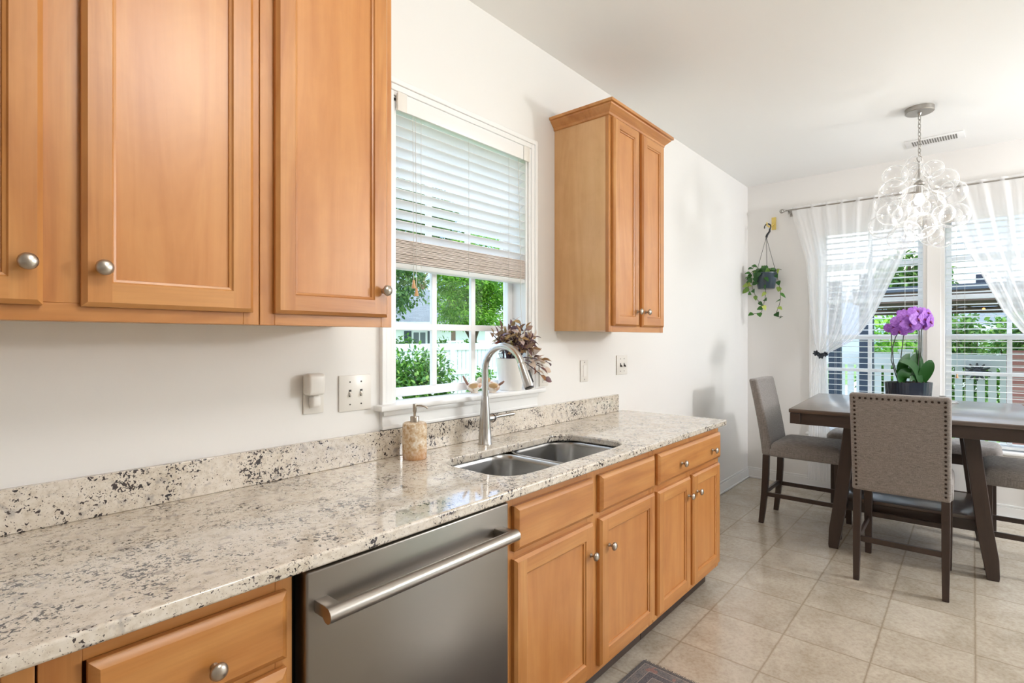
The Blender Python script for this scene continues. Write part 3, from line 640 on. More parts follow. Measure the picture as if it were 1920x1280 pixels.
# ------------------------------------------------------------------ sill: birds, potted plant
CERAM = NT('painted_ceramic'); v = CERAM.coords((1, 1, 1)); a = CERAM.noise(v, 45, 3)
CERAM = CERAM.princ(CERAM.ramp(a, [(.36, S(196, 140, 112)), (.48, S(232, 218, 200)), (.7, S(240, 232, 220))]), .3)
CBROWN = M('brown_ceramic', S(140, 102, 84), .4); CTAN = M('tan_ceramic', S(196, 160, 112), .4)
SILLZ = W1[2]+.0105
def bird(label, loc, rot, s, tail_up, headm):
    o = thing('bird_figurine', label, 'figurine', loc, rot, 'ceramic birds on the sill', local=True)
    m = MB(); rs = []
    prof = [(-.036, .004, .030), (-.030, .014, .027), (-.016, .023, .025), (0, .0265, .0265), (.014, .024, .030), (.026, .017, .036), (.034, .008, .040), (.037, .001, .041)]
    for x, r, z in prof: rs.append([(x*s, r*s*math.cos(2*PI*k/16), (z+.0+r*math.sin(2*PI*k/16)*.98)*s) for k in range(16)])
    m.rings(rs); m.build('body', CERAM, o, angle=80)
    m = MB(); m.ball((.026*s, 0, .056*s), .0165*s, n=16); hd = m.build('head', headm, o, angle=80)
    m = MB(); m.tube([(.040*s, 0, .056*s), (.053*s, 0, .053*s)], [.005*s, .0006], 8); m.build('beak', CBROWN, hd)
    for sy in (-1, 1):
        m = MB(); m.ball((.033*s, sy*.0135*s, .060*s), .0022*s, n=8, m=6); m.build('eye', BLACK, hd)
    m = MB(); dz = .045 if tail_up else .018
    for dy in (-.006, 0, .006): m.tube([(-.028*s, dy*.4*s, .034*s), (-.044*s, dy*s, (.034+dz*.6)*s), (-.054*s, dy*1.6*s, (.034+dz)*s)], [.006*s, .006*s, .0035*s], 8)
    m.build('tail', CBROWN, o, angle=80)
    for sy in (-1, 1):
        m = MB(); m.ball((-.006*s, sy*.022*s, .033*s), .017*s, sx=1.25, sy=.4, sz=.75); m.build('wing', CTAN, o, angle=80)
    m = MB(); m.lathe([(.016*s, 0), (.017*s, .003*s), (.014*s, .010*s)], (0, 0, 0), 16); m.build('base', CERAM, o)
    return o
bird('ceramic bird with raised tail on the sill left of the faucet', (1.745, .040, SILLZ), -.75, .98, True, CERAM)
bird('ceramic bird with tan head on the sill beside the white pot', (1.808, -.014, SILLZ), 2.2, .98, False, CTAN)

pp = thing('potted_plant', 'purple and bronze leafed houseplant in a white pot on the sill', 'potted plant', (1.965, .012, SILLZ))
pc = Vector((1.965, .012, SILLZ)); 
m = MB(); m.lathe([(.0005, .0), (.053, 0), (.056, .004), (.070, .150), (.0705, .153), (.066, .153), (.064, .135), (.0005, .132)], pc, 32); m.build('pot', PLASTIC, pp, angle=40)
LEAFP = leafmat('bronze_purple_leaf', [(0, S(104, 74, 58)), (.16, S(150, 116, 74)), (.3, S(88, 64, 84)), (.42, S(178, 150, 98)), (.54, S(122, 84, 76)), (.64, S(96, 72, 92)), (.74, S(222, 204, 184)), (.84, S(232, 208, 202)), (.93, S(168, 158, 90)), (1, S(160, 92, 84))], .25)
STEMP = M('purple_stem', S(84, 62, 74), .5)
parts = []; sm = MB()
def spray(tip, base, nleaf, L, Wd, spread=.5):
    b = Vector(base); tp = Vector(tip)
    if tp.x > 2.02: tp.y = min(tp.y, -.035)
    mid = (b+tp)/2+Vector((0, 0, .03)); pts = [b, (b*.4+mid*.6), mid*.4+tp*.6, tp]
    sm.tube(pts, [.003, .0028, .0022, .0012], 6)
    P = []; D = []
    for k in range(nleaf):
        u = .45+.55*k/max(1, nleaf-1); q = b.lerp(mid, min(1, u*2)) if u < .5 else mid.lerp(tp, (u-.5)*2)
        P.append(q); dv = (tp-b).normalized()*.5+Vector((random.uniform(-1, 1), random.uniform(-1, .25), random.uniform(-.7, .8))); D.append(dv)
    P = np.array([list(p) for p in P]); D = np.array([list(p) for p in D]); k = len(P)
    N = rvec(k)*.6+np.array([0, -.6, .6])
    parts.append(leaf_batch(P, D, N, L*(.7+.6*rng.random(k)), Wd*(.7+.6*rng.random(k)), curl=.35, fold=.2, shape='oval'))
for k in range(30):
    a = random.uniform(0, 2*PI); rr = random.uniform(.02, .15); hgt = random.uniform(.05, .20)*(1-.25*rr/.15)
    tp = pc+Vector((rr*math.cos(a)-.015, min(.045, rr*math.sin(a)*.7-.035), .145+hgt)); spray(tp, pc+Vector((random.uniform(-.03, .03), random.uniform(-.03, .03), .13)), 8, .045, .0185)
for tp in ((2.145, -.055, 1.205), (2.170, -.045, 1.245), (2.14, -.06, 1.16), (2.12, -.05, 1.25)): spray(Vector(tp), pc+Vector((.03, -.02, .14)), 5, .05, .028)
for k in range(10):  # wiry roots and runners over the rim
    a = random.uniform(2.2, 5.6); p0 = pc+Vector((.04*math.cos(a), .04*math.sin(a), .14)); sm.tube([p0, p0+Vector((.02*math.cos(a), .02*math.sin(a), .035)), p0+Vector((random.uniform(-.05, .05), -.03, .05))], .0012, 5)
V, F = merge(parts); V[:, 1] = np.where(V[:, 0] > 2.04, np.minimum(V[:, 1], -.024), np.minimum(V[:, 1], .08)); raw('foliage', V, F, LEAFP, pp)
sm.build('stem', STEMP, pp, angle=80)

# ------------------------------------------------------------------ dining set
tb = thing('dining_table', 'dark wood counter-height trestle dining table with a lower shelf', 'table', (4.425, -1.365, 0), math.radians(3.2), local=True)
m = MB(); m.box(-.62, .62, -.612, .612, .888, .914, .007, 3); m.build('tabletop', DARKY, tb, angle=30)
m = MB(); ap = .0
for s in (-1, 1): m.box(s*.585-.011, s*.585+.011, -.575, .575, .815, .888); m.box(-.585, .585, s*.575-.011, s*.575+.011, .815, .888)
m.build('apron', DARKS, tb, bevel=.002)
for s in (-1, 1):
    for q in (-1, 1): MB().box(s*.585-.03, s*.585+.03, q*.575-.03, q*.575+.03, .82, .886).build('corner_block', DARK, tb, bevel=.002)
for sx in (-1, 1):
    for sy in (-1, 1):
        m = MB(); rs = []
        for z, yc, hw in ((0, .388, .026), (.02, .388, .029), (.12, .378, .036), (.28, .354, .037), (.6, .318, .036), (.888, .285, .036)):
            x = .365*sx; y = yc*sy; rs.append([(x-.036, y-hw, z), (x+.036, y-hw, z), (x+.036, y+hw, z), (x-.036, y+hw, z)])
        m.rings(rs); m.build('leg', DARK, tb, bevel=.003, angle=30)
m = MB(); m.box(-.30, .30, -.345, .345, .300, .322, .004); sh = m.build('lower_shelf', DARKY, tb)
for s in (-1, 1): MB().box(s*.285-.011, s*.285+.011, -.345, .345, .235, .300).build('shelf_apron', DARKS, tb, bevel=.002)
for s in (-1, 1): MB().box(-.335, .335, s*.35-.012, s*.35+.012, .235, .300).build('shelf_rail', DARK, tb, bevel=.002)

CH_LABELS = ['grey upholstered counter chair seen from behind, nailhead trim, in front of the table', 'grey upholstered counter chair in side view at the left end of the table', 'grey upholstered counter chair cropped at the right edge beyond the table leg']
def chair(loc, rot, label, nails):
    o = thing('dining_chair', label, 'chair', loc, rot, 'upholstered chairs around the dining table', local=True)
    W = .222
    # backrest: leaning slab, bottom z .50, top 1.065
    m = MB(); n = 7; rs = []
    for i in range(n):
        u = i/(n-1); z = .505+.558*u; x = -.224-.098*u**1.25; t = .034-.004*u; w_ = W-.002+.002*u
        rs.append([(x-t, -w_, z), (x+t, -w_, z), (x+t, w_, z), (x-t, w_, z)])
    m.rings(rs); bk = m.build('backrest', LINEN, o, bevel=.016, seg=4, angle=35)
    if nails:
        def nail(y, z):
            u = (z-.505)/.558; x = -.224-.098*u**1.25-(.034-.004*u); m = MB(); m.lathe([(.0064, -.001), (.006, .002), (.004, .0042), (.0005, .005)], (x, y, z), 10, '-x'); return m
        first = None; pos = [(-.198+.396*k/15, 1.036) for k in range(16)]+[(s*.198, 1.036-.0238*k) for s in (-1, 1) for k in range(1, 22)]
        for (y, z) in pos: nail(y, z).build('nailhead', NAIL, bk)
    # seat
    m = MB(); m.box(-.205, .255, -W-.005, W+.005, .505, .560, .012, 2); rs = []
    for z, i in ((.555, 0), (.585, .002), (.605, .014), (.616, .04), (.622, .09)): rs.append([(x, y, z) for x, y in rrect(-.200+i, .255-i, -W-.005+i, W+.005-i, .03, 5)])
    m.rings(rs); m.build('seat', LINEN, o, angle=60)
    for sy in (-1, 1):
        m = MB(); rs = []
        for z, xo, hw in ((0, .231, .017), (.25, .231, .021), (.508, .231, .023)): rs.append([(xo-hw, sy*.197-hw, z), (xo+hw, sy*.197-hw, z), (xo+hw, sy*.197+hw, z), (xo-hw, sy*.197+hw, z)])
        m.rings(rs); m.build('leg', DARK, o, bevel=.003, angle=30)
        m = MB(); rs = []
        for z, xo, hw in ((0, -.268, .017), (.10, -.256, .019), (.22, -.244, .021), (.36, -.236, .022), (.51, -.232, .022)): rs.append([(xo-hw, sy*.197-hw*.85, z), (xo+hw, sy*.197-hw*.85, z), (xo+hw, sy*.197+hw*.85, z), (xo-hw, sy*.197+hw*.85, z)])
        m.rings(rs); m.build('leg', DARK, o, bevel=.003, angle=50)
        MB().box(-.232, .215, sy*.197-.008, sy*.197+.008, .205, .235).build('stretcher', DARK, o, bevel=.002)
    MB().box(.222, .240, -.18, .18, .235, .265).build('stretcher', DARK, o, bevel=.002)
    MB().box(-.253, -.233, -.18, .18, .215, .245).build('stretcher', DARK, o, bevel=.002)
    return o
NAIL = M('dark_bronze_nailhead', S(60, 50, 44), .35, 1)
chair((3.845, -1.382, 0), math.radians(.5), CH_LABELS[0], True)
c2 = chair((4.415, -.765, 0), -PI/2, CH_LABELS[1], False)
dup(c2, (4.415, -1.985, 0), PI/2, CH_LABELS[2])
bn = thing('dining_bench', 'long grey cushioned bench between the table and the window', 'bench', (5.17, -1.31, 0), 0, local=True)
m = MB(); rs = []
for z, i in ((.535, .004), (.545, 0), (.575, 0), (.594, .012), (.602, .035)): rs.append([(x, y, z) for x, y in rrect(-.18+i, .18-i, -.535+i, .535-i, .045, 6)])
m.rings(rs); m.build('cushion', LINEN, bn, angle=60)
m = MB()
for s in (-1, 1): m.box(s*.155-.01, s*.155+.01, -.49, .49, .46, .535); m.box(-.155, .155, s*.49-.01, s*.49+.01, .46, .535)
m.build('apron', DARKS, bn, bevel=.002)
for sx in (-1, 1):
    for sy in (-1, 1): MB().box(sx*.145-.022, sx*.145+.022, sy*.48-.022, sy*.48+.022, 0, .534).build('leg', DARK, bn, bevel=.003)
MB().box(-.009, .009, -.458, .458, .20, .235).build('stretcher', DARKS, bn, bevel=.002)
for s in (-1, 1): MB().box(-.123, .123, s*.48-.009, s*.48+.009, .20, .235).build('stretcher', DARKS, bn, bevel=.002)

# orchid
oc = Vector((4.647, -1.346, .9145)); oR = Vector((math.sin(YAW), -math.cos(YAW), 0)); oF = Vector((math.cos(YAW), math.sin(YAW), 0))
orc = thing('potted_orchid', 'purple orchid in a fluted dark oval pot on the dining table', 'potted plant', oc)
POT = M('dark_blue_ceramic', S(34, 40, 52), .18)
m = MB(); rs = []
for z, k in ((0, .90), (.004, .93), (.138, 1.0), (.146, 1.0), (.146, .95), (.128, .94)):
    ring = []
    for j in range(120):
        a = 2*PI*j/120; fl = 1+.018*abs(math.sin(a*20)) if z < .14 else 1.012
        q = oc+oR*(.148*k*fl*math.copysign(abs(math.cos(a))**.75, math.cos(a)))+oF*(.075*k*fl*math.copysign(abs(math.sin(a))**.75, math.sin(a))); ring.append((q.x, q.y, q.z+z))
    rs.append(ring)
m.rings(rs); m.build('pot', POT, orc, angle=25)
SOIL = M('bark_mix', S(52, 42, 34), .9)
m = MB()
for k in range(70):
    a = random.uniform(0, 2*PI); r = math.sqrt(random.random()); q = oc+oR*(.12*r*math.cos(a))+oF*(.055*r*math.sin(a)); m.ball((q.x, q.y, q.z+.130+random.uniform(0, .012)), random.uniform(.008, .014), n=6, m=4)
m.build('bark', SOIL, orc)
OLEAF = leafmat('orchid_leaf', [(0, S(30, 92, 20)), (1, S(46, 120, 30))], .4, .45); OSTEM = M('orchid_stem', S(66, 72, 58), .5)
def op(dx, dz, dd=0): return oc+oR*dx+oF*dd+Vector((0, 0, dz))
def strap(pts, wd, nrm):
    """A thick strap leaf along pts (offset tuples dx,dz,dd)."""
    P = [op(*p) for p in pts]; Q = []
    for i in range(13):   # Catmull-free: quadratic through three control points
        u = i/12; Q.append(P[0]*(1-u)**2+P[1]*2*u*(1-u)+P[2]*u*u)
    m = MB(); rs = []
    for i, q in enumerate(Q):
        u = i/12; t = (Q[min(12, i+1)]-Q[max(0, i-1)]).normalized(); n = Vector(nrm); s = t.cross(n).normalized(); n2 = s.cross(t).normalized()
        h = wd*.5*max(.05, (math.sin(PI*min(1, (u*.86+.14)))**.55)) if u < 1 else .002
        rs.append([q-s*h+n2*h*.25, q+n2*.002, q+s*h+n2*h*.25, q-n2*.002])
    m.rings(rs); return m.build('leaf', OLEAF, orc, angle=70)
fN = -oF+Vector((0, 0, .35))
strap([(-.055, .145, -.01), (-.09, .26, -.02), (.01, .345, .0)], .075, fN)
strap([(-.05, .14, -.02), (-.10, .20, -.04), (.0, .235, -.03)], .085, fN)
strap([(.06, .14, -.03), (.02, .30, -.04), (-.115, .29, -.08)], .060, fN)
strap([(.055, .14, -.02), (.0, .21, -.04), (-.035, .155, -.06)], .035, fN)
strap([(.06, .14, 0), (.02, .28, .02), (.085, .345, .02)], .085, fN)
strap([(.065, .14, -.02), (.09, .25, -.05), (.125, .30, -.05)], .085, fN)
strap([(.09, .14, .02), (.12, .28, .03), (.07, .38, .03)], .05, fN)
for pts in ([(-.07, .14, 0), (-.128, .30, -.01), (-.115, .37, 0), (-.12, .50, 0), (-.08, .56, .0)], [(-.06, .14, 0), (-.105, .28, 0), (-.112, .38, 0), (-.09, .46, 0), (-.03, .56, 0)], [(-.02, .14, .02), (-.03, .32, .03), (-.018, .48, .02), (.04, .57, .02)], [(.06, .14, 0), (.082, .35, .01), (.075, .50, 0), (.05, .58, 0)], [(.07, .14, .01), (.095, .36, .01), (.09, .50, 0), (.11, .56, 0)]):
    m = MB(); m.tube([op(*p) for p in pts], .0032, 8); m.build('stem', OSTEM, orc, angle=80)
PETAL = NT('orchid_petal'); g = PETAL.coords((1, 1, 1)); n_ = PETAL.noise(g, 70, 3)
c_ = PETAL.ramp(n_, [(.35, S(158, 92, 196)), (.6, S(190, 128, 222)), (.8, S(208, 156, 232))])
p_ = PETAL.n('ShaderNodeBsdfPrincipled'); p_.inputs['Roughness'].default_value = .5; PETAL.l(c_, p_.inputs['Base Color']); tl_ = PETAL.n('ShaderNodeBsdfTranslucent'); PETAL.l(c_, tl_.inputs[0]); mx_ = PETAL.n('ShaderNodeMixShader'); mx_.inputs[0].default_value = .35
PETAL.l(p_.outputs[0], mx_.inputs[1]); PETAL.l(tl_.outputs[0], mx_.inputs[2]); PETAL.l(mx_.outputs[0], PETAL.out.inputs[0]); PETAL = PETAL.m
LIP = M('orchid_lip', S(120, 28, 96), .5)
def bloom(c, nrm, s):
    nrm = Vector(nrm).normalized(); up = Vector((0, 0, 1)); rt = up.cross(nrm).normalized(); up = nrm.cross(rt)
    prts = []
    for ang, L, wd, sh, lift in ((90, .9, .62, 'oval', .0), (215, .85, .55, 'oval', -.02), (325, .85, .55, 'oval', -.02), (5, 1.0, 1.15, 'round', .06), (175, 1.0, 1.15, 'round', .06)):
        a = math.radians(ang); D = rt*math.cos(a)+up*math.sin(a)+nrm*.12; P = Vector(c)+nrm*(lift*s)
        prts.append(leaf_batch(np.array([P]), np.array([D]), np.array([nrm]), np.array([L*s]), np.array([wd*s]), curl=.12, fold=.04, shape=sh))
    V, F = merge(prts); f = raw('flower', V, F, PETAL, orc)
    m = MB(); p = Vector(c)+nrm*.12*s; m.ball(p, .14*s, n=10, m=6); m.tube([p, p+nrm*.18*s-up*.22*s], [.12*s, .03*s], 8); m.build('flower_lip', LIP, f, angle=80)
for dx, dz, dd, nx, nz, s in [(-.118, .545, -.02, -.7, -.2, .050), (-.085, .585, -.045, -.35, .1, .056), (-.045, .565, -.07, -.1, -.1, .058), (-.10, .52, -.05, -.4, -.45, .046), (-.035, .62, -.03, -.25, .5, .054), (.0, .60, -.075, .15, .1, .060), (.04, .655, -.02, -.1, .55, .054), (.055, .60, -.06, .3, .1, .056), (.10, .585, -.05, .5, -.05, .056), (.108, .645, -.02, .45, .4, .052), (.055, .555, -.055, .1, -.5, .046), (-.05, .535, -.05, -.1, -.5, .046), (.0, .645, .03, -.2, .8, .05), (.075, .61, .04, .4, .4, .052)]:
    n3 = oR*nx-oF*.75+Vector((0, 0, nz)); bloom(op(dx*1.04+.004, dz-.022, dd), n3, s*1.16)

# small glass dish with knob on the table
gd = thing('glass_dish_lid', 'small clear glass lid with a metal knob on the table right of the orchid', 'lid', (4.88, -1.525, .9145))
m = MB(); m.lathe([(.085, .0), (.087, .003), (.06, .014), (.015, .020), (.0005, .0205)], (4.88, -1.525, .9145), 36); m.build('glass', BUBBLE, gd)
m = MB(); m.lathe([(.005, .019), (.005, .03), (.02, .037), (.02, .042), (.0005, .043)], (4.88, -1.525, .9145), 20); m.build('knob', SILVER, gd)
m = MB(); m.tube([Vector((4.88+.087*math.cos(a), -1.525+.087*math.sin(a), .9168)) for a in [2*PI*k/40 for k in range(40)]], .002, 6, closed=True); m.build('rim', SILVER, gd)

# ------------------------------------------------------------------ curtain rod and curtains
rod = thing('curtain_rod', 'thin silver curtain rod above the dining window', 'curtain rod', (5.43, -1.45, 2.55))
m = MB(); m.tube([(5.43, -.36, 2.552), (5.43, -2.62, 2.552)], .0065, 12); m.build('pole', SILVER, rod)
for y in (-.335, -2.645):
    m = MB(); m.ball((5.43, y, 2.552), .020); m.ball((5.43, y+(-.02 if y > -1 else .02), 2.552), .013); m.build('finial', SILVER, rod)
for y in (-.395, -2.585):
    m = MB(); m.box(5.42, 5.529, y-.005, y+.005, 2.532, 2.541); m.box(5.524, 5.529, y-.012, y+.012, 2.51, 2.565); m.box(5.42, 5.44, y-.005, y+.005, 2.52, 2.545); m.build('bracket', SILVER, rod)
def curtain(label, keys, nf, amp, mirror=None, seed=0):
    """keys: rows (z, y_outer, y_inner, x_offset, amp_scale) from top to hem."""
    r = random.Random(seed); nu, nv = 150, 110; ks = keys; V = []
    ph = [r.uniform(0, 6) for _ in range(4)]
    for j in range(nv+1):
        z = ks[0][0]+(ks[-1][0]-ks[0][0])*j/nv
        for q in range(len(ks)-1):
            if ks[q][0] >= z >= ks[q+1][0]: break
        A, B = ks[q], ks[q+1]; u = (A[0]-z)/(A[0]-B[0]); u2 = u
        yo, yi, xo, am = [A[k]+(B[k]-A[k])*u2 for k in (1, 2, 3, 4)]
        for i in range(nu+1):
            s = i/nu; y = yo+(yi-yo)*s
            x = 5.43+xo+amp*am*(math.sin(s*nf*2*PI+ph[0])+.5*math.sin(s*nf*3.7*PI+ph[1]+z*.8)+.35*math.sin(s*nf*1.3*PI+ph[2]))
            V.append((x, y, z))
    F = [(j*(nu+1)+i, j*(nu+1)+i+1, (j+1)*(nu+1)+i+1, (j+1)*(nu+1)+i) for j in range(nv) for i in range(nu)]
    o = raw('curtain', V, F, SHEER, loc=(5.43, ks[0][1], ks[-1][0])); prop(o, label, 'curtain', 'sheer dining window curtains'); return o
KL = [(2.575, -.42, -1.43, 0, 1), (2.54, -.42, -1.42, 0, .35), (2.48, -.43, -1.40, 0, .9), (2.08, -.535, -1.277, -.005, 1), (1.785, -.56, -1.151, -.01, 1), (1.565, -.575, -1.058, -.01, .9), (1.42, -.59, -.965, -.005, .8), (1.339, -.60, -.895, 0, .7), (1.27, -.618, -.775, 0, .55), (1.224, -.634, -.700, 0, .35), (1.18, -.618, -.702, 0, .45), (1.05, -.585, -.712, 0, .16), (.8, -.565, -.722, 0, .15), (.43, -.555, -.728, 0, .15), (.09, -.55, -.73, 0, .15)]
curtain('sheer white curtain gathered by a dark tieback left of the dining window', KL, 9, .010, seed=1)
KR = [(z, -2.915-yo, -2.915-yi, xo, am) for z, yo, yi, xo, am in KL]
curtain('sheer white curtain swept aside at the right edge of the dining window', KR, 9, .010, seed=2)
def tieback(label, y):
    o = thing('curtain_tieback', label, 'tieback', (5.43, y, 1.224))
    NAVY = M('dark_petal', S(36, 44, 54), .6)
    m = MB(); m.tube([(5.43+.022*math.cos(a), y+.046*math.sin(a), 1.222+.004*math.cos(a)) for a in [2*PI*k/24 for k in range(24)]], .006, 8, closed=True); m.build('band', NAVY, o)
    for dy, dz, s in ((.038, .012, 1.0), (.0, -.01, 1.1), (-.034, .004, .9)):
        n = 6; P = np.tile(np.array([5.402, y+dy, 1.222+dz]), (n, 1)); ang = np.linspace(0, 2*PI, n, endpoint=False)+dy*50
        D = np.stack([-.5*np.ones(n), np.cos(ang), np.sin(ang)], 1); N = np.tile(np.array([-1., 0, 0]), (n, 1))+rvec(n)*.2
        V, F = leaf_batch(P, D, N, np.full(n, .028*s), np.full(n, .020*s), shape='round'); raw('flower', V, F, NAVY, o)
    return o
tieback('dark flower tieback on the left sheer curtain', -.664)

# ------------------------------------------------------------------ hanging pothos in the corner
YEL = M('yellow_hook_plastic', S(228, 202, 112), .4)
hk = thing('wall_hook', 'yellow wall hook near the corner holding the hanging plant', 'hook', (XF, -.222, 2.41))
m = MB(); m.box(XF-.012, XF-.0005, -.262, -.222, 2.405, 2.525, .004); m.build('plate', YEL, hk)
m = MB(); m.tube([(XF-.008, -.240, 2.46), (XF-.08, -.222, 2.425), (XF-.122, -.214, 2.432), (XF-.128, -.212, 2.462)], [.009, .008, .007, .006], 10); m.build('arm', YEL, hk)
px, py = XF-.118, -.205
hp = thing('hanging_plant', 'trailing green pothos in a dark pot hanging from the yellow wall hook', 'hanging plant', (px, py, 1.83))
m = MB(); P = []
for k in range(13): a = math.radians(200-k*20.5); P.append((px, py-.012+.028*math.cos(a)*-1+.0, 2.418+.030*math.sin(a)))
P += [(px, py-.03, 2.375), (px, py-.008, 2.345), (px, py, 2.32)]
m.tube(P, [.005]*4+[.006]*8+[.008, .009, .010, .011], 10); m.build('hanger_hook', BLACK, hp)
cz = 1.985
for a in (0.2, 2.3, 4.4):
    m = MB(); m.tube([(px, py, 2.325), (px+.098*math.cos(a), py+.098*math.sin(a), cz-.01)], .002, 6); m.build('hanger_strand', BLACK, hp)
HPOT = M('slate_blue_plastic', S(58, 72, 82), .25)
m = MB(); m.lathe([(.0005, 0), (.070, 0), (.074, .004), (.098, .140), (.102, .142), (.102, .150), (.095, .150), (.091, .130), (.0005, .126)], (px, py, 1.835), 32); m.build('pot', HPOT, hp, angle=40)
POTH = leafmat('pothos_leaf', [(0, S(38, 84, 34)), (.5, S(58, 112, 44)), (.7, S(84, 134, 56)), (.8, S(158, 184, 84)), (1, S(196, 206, 108))], .25, .3)
VINE = M('pothos_vine', S(74, 70, 48), .6)
sm = MB(); P, D = [], []
def vine(pts, every=.05, sc=1):
    Q = [Vector(p) for p in pts]; out = []
    for i in range(len(Q)-1):
        for k in range(8): u = k/8; p0, p1, p2, p3 = Q[max(0, i-1)], Q[i], Q[i+1], Q[min(len(Q)-1, i+2)]; out.append(.5*((2*p1)+(p2-p0)*u+(2*p0-5*p1+4*p2-p3)*u*u+(3*p1-p0-3*p2+p3)*u**3))
    out.append(Q[-1]); sm.tube(out, .0022, 6); acc = 0
    for a, b in zip(out[:-1], out[1:]):
        acc += (b-a).length
        if acc > every: acc = 0; P.append(b); D.append(Vector((random.uniform(-1, .1), random.uniform(-1, 1), random.uniform(-1.2, .2))))
rim = 1.975
vine([(px-.03, py+.05, rim), (px-.05, py+.10, rim+.01), (px-.06, py+.135, 1.95), (px-.05, py+.15, 1.88), (px-.04, py+.16, 1.82)], .035)
vine([(px-.05, py+.04, rim), (px-.09, py+.075, 1.93), (px-.09, py+.10, 1.85), (px-.08, py+.06, 1.74), (px-.07, py+.02, 1.66), (px-.07, py+.03, 1.61), (px-.07, py+.10, 1.60)], .055)
vine([(px-.05, py-.01, rim), (px-.10, py-.015, 1.93), (px-.095, py-.02, 1.82), (px-.09, py-.01, 1.72), (px-.09, py+.01, 1.65)], .06)
vine([(px-.03, py-.06, rim), (px-.06, py-.10, 1.955), (px-.06, py-.125, 1.87), (px-.06, py-.14, 1.78), (px-.06, py-.13, 1.68), (px-.06, py-.10, 1.58), (px-.06, py-.16, 1.565)], .055)
vine([(px-.02, py+.03, rim), (px-.06, py+.10, 2.0), (px-.09, py+.14, 1.93), (px-.085, py+.13, 1.80)], .035)
vine([(px, py-.05, rim), (px-.03, py-.10, 2.01), (px-.03, py-.14, 2.0)], .04)
vine([(px, py+.04, rim), (px-.02, py+.08, 2.05), (px-.05, py+.12, 2.03)], .04)
for k in range(34):
    a = random.uniform(0, 2*PI); r = random.uniform(.02, .1); p = Vector((px+r*math.cos(a)-.01, py+r*math.sin(a)+.015, rim+random.uniform(0, .05))); P.append(p); D.append(Vector((random.uniform(-1, .2), random.uniform(-1, 1), random.uniform(-.8, .6))))
P = np.array([list(p) for p in P]); D = np.array([list(p) for p in D]); k = len(P); N = rvec(k)*.5+np.array([-.8, 0, .5])
V, F = leaf_batch(P, D, N, .052*(.75+.5*rng.random(k)), .044*(.75+.5*rng.random(k)), curl=.2, fold=.12, shape='heart')
V[:, 0] = np.minimum(V[:, 0], XF-.004); V[:, 1] = np.minimum(V[:, 1], -.004)
raw('foliage', V, F, POTH, hp); sm.build('vine', VINE, hp, angle=80)

# ------------------------------------------------------------------ chandelier, vent, lamps
chx, chy = 4.362, -1.425; cR = Vector((math.sin(YAW), -math.cos(YAW), 0)); cF = Vector((math.cos(YAW), math.sin(YAW), 0))
ch = thing('bubble_chandelier', 'clear glass bubble chandelier hanging over the dining table', 'chandelier', (chx, chy, 1.95))
m = MB(); m.lathe([(.0785, 0), (.0785, -.026), (.074, -.030), (.012, -.031), (.006, -.045), (.0005, -.045)], (chx, chy, H), 36); m.build('canopy', SILVER, ch, angle=35)
m = MB(); z = H-.045; k = 0
while z > 2.55:
    L = .017; hw = .0075; pts = []
    for j in range(16): a = 2*PI*j/16; pts.append((math.cos(a)*hw, 0, math.sin(a)*L))
    m.tube([(chx+(p[0] if k % 2 == 0 else 0)*cR.x+(0 if k % 2 == 0 else p[0])*cF.x, chy+(p[0] if k % 2 == 0 else 0)*cR.y+(0 if k % 2 == 0 else p[0])*cF.y, z-L+p[2]) for p in pts], .0022, 6, closed=True); z -= .0265; k += 1
m.build('chain', SILVER, ch, angle=80)
m = MB(); m.tube([(chx+.016*math.cos(a)*cR.x, chy+.016*math.cos(a)*cR.y, 2.53+.018*math.sin(a)) for a in [2*PI*k/20 for k in range(20)]], .003, 6, closed=True); m.build('loop', SILVER, ch)
m = MB(); m.tube([(chx, chy, 2.515), (chx, chy, 2.40)], .008, 10); m.lathe([(.03, 0), (.03, .012), (.01, .03)], (chx, chy, 2.36), 20); m.lathe([(.018, 0), (.018, .05), (.012, .055)], (chx, chy, 2.305), 16); st_ = m.build('socket_stem', SILVER, ch)
for hh, rad, ph in ((2.36, .07, .3), (2.18, .14, 1.2), (2.02, .09, 2.0)):
    m = MB()
    for q in range(3): a = 2*PI*q/3+ph; m.tube([(chx, chy, 2.47), (chx+rad*.5*math.cos(a), chy+rad*.5*math.sin(a), (hh+2.47)/2+.02), (chx+rad*math.cos(a), chy+rad*math.sin(a), hh)], .0011, 5)
    m.build('wire_hanger', SILVER, ch)
m = MB(); m.lathe([(.0125, .03), (.014, .02), (.028, -.012), (.030, -.028), (.022, -.048), (.0005, -.058)], (chx, chy, 2.285), 20); m.build('bulb', emit('warm_bulb', (1, .86, .66, 1), 9), ch)['label'] = 'glowing warm bulb'
CRP = [(430, 548, 52), (420, 612, 70), (560, 590, 66), (300, 640, 80), (636, 672, 90), (438, 782, 82), (285, 752, 88), (700, 755, 88), (240, 842, 76), (322, 872, 72), (462, 862, 70), (560, 840, 72), (630, 905, 68), (212, 995, 88), (710, 918, 92), (474, 990, 98), (340, 1080, 86), (548, 1062, 72), (620, 1064, 86), (365, 925, 80)]
pxm = 288.7; glb = None; placed = []
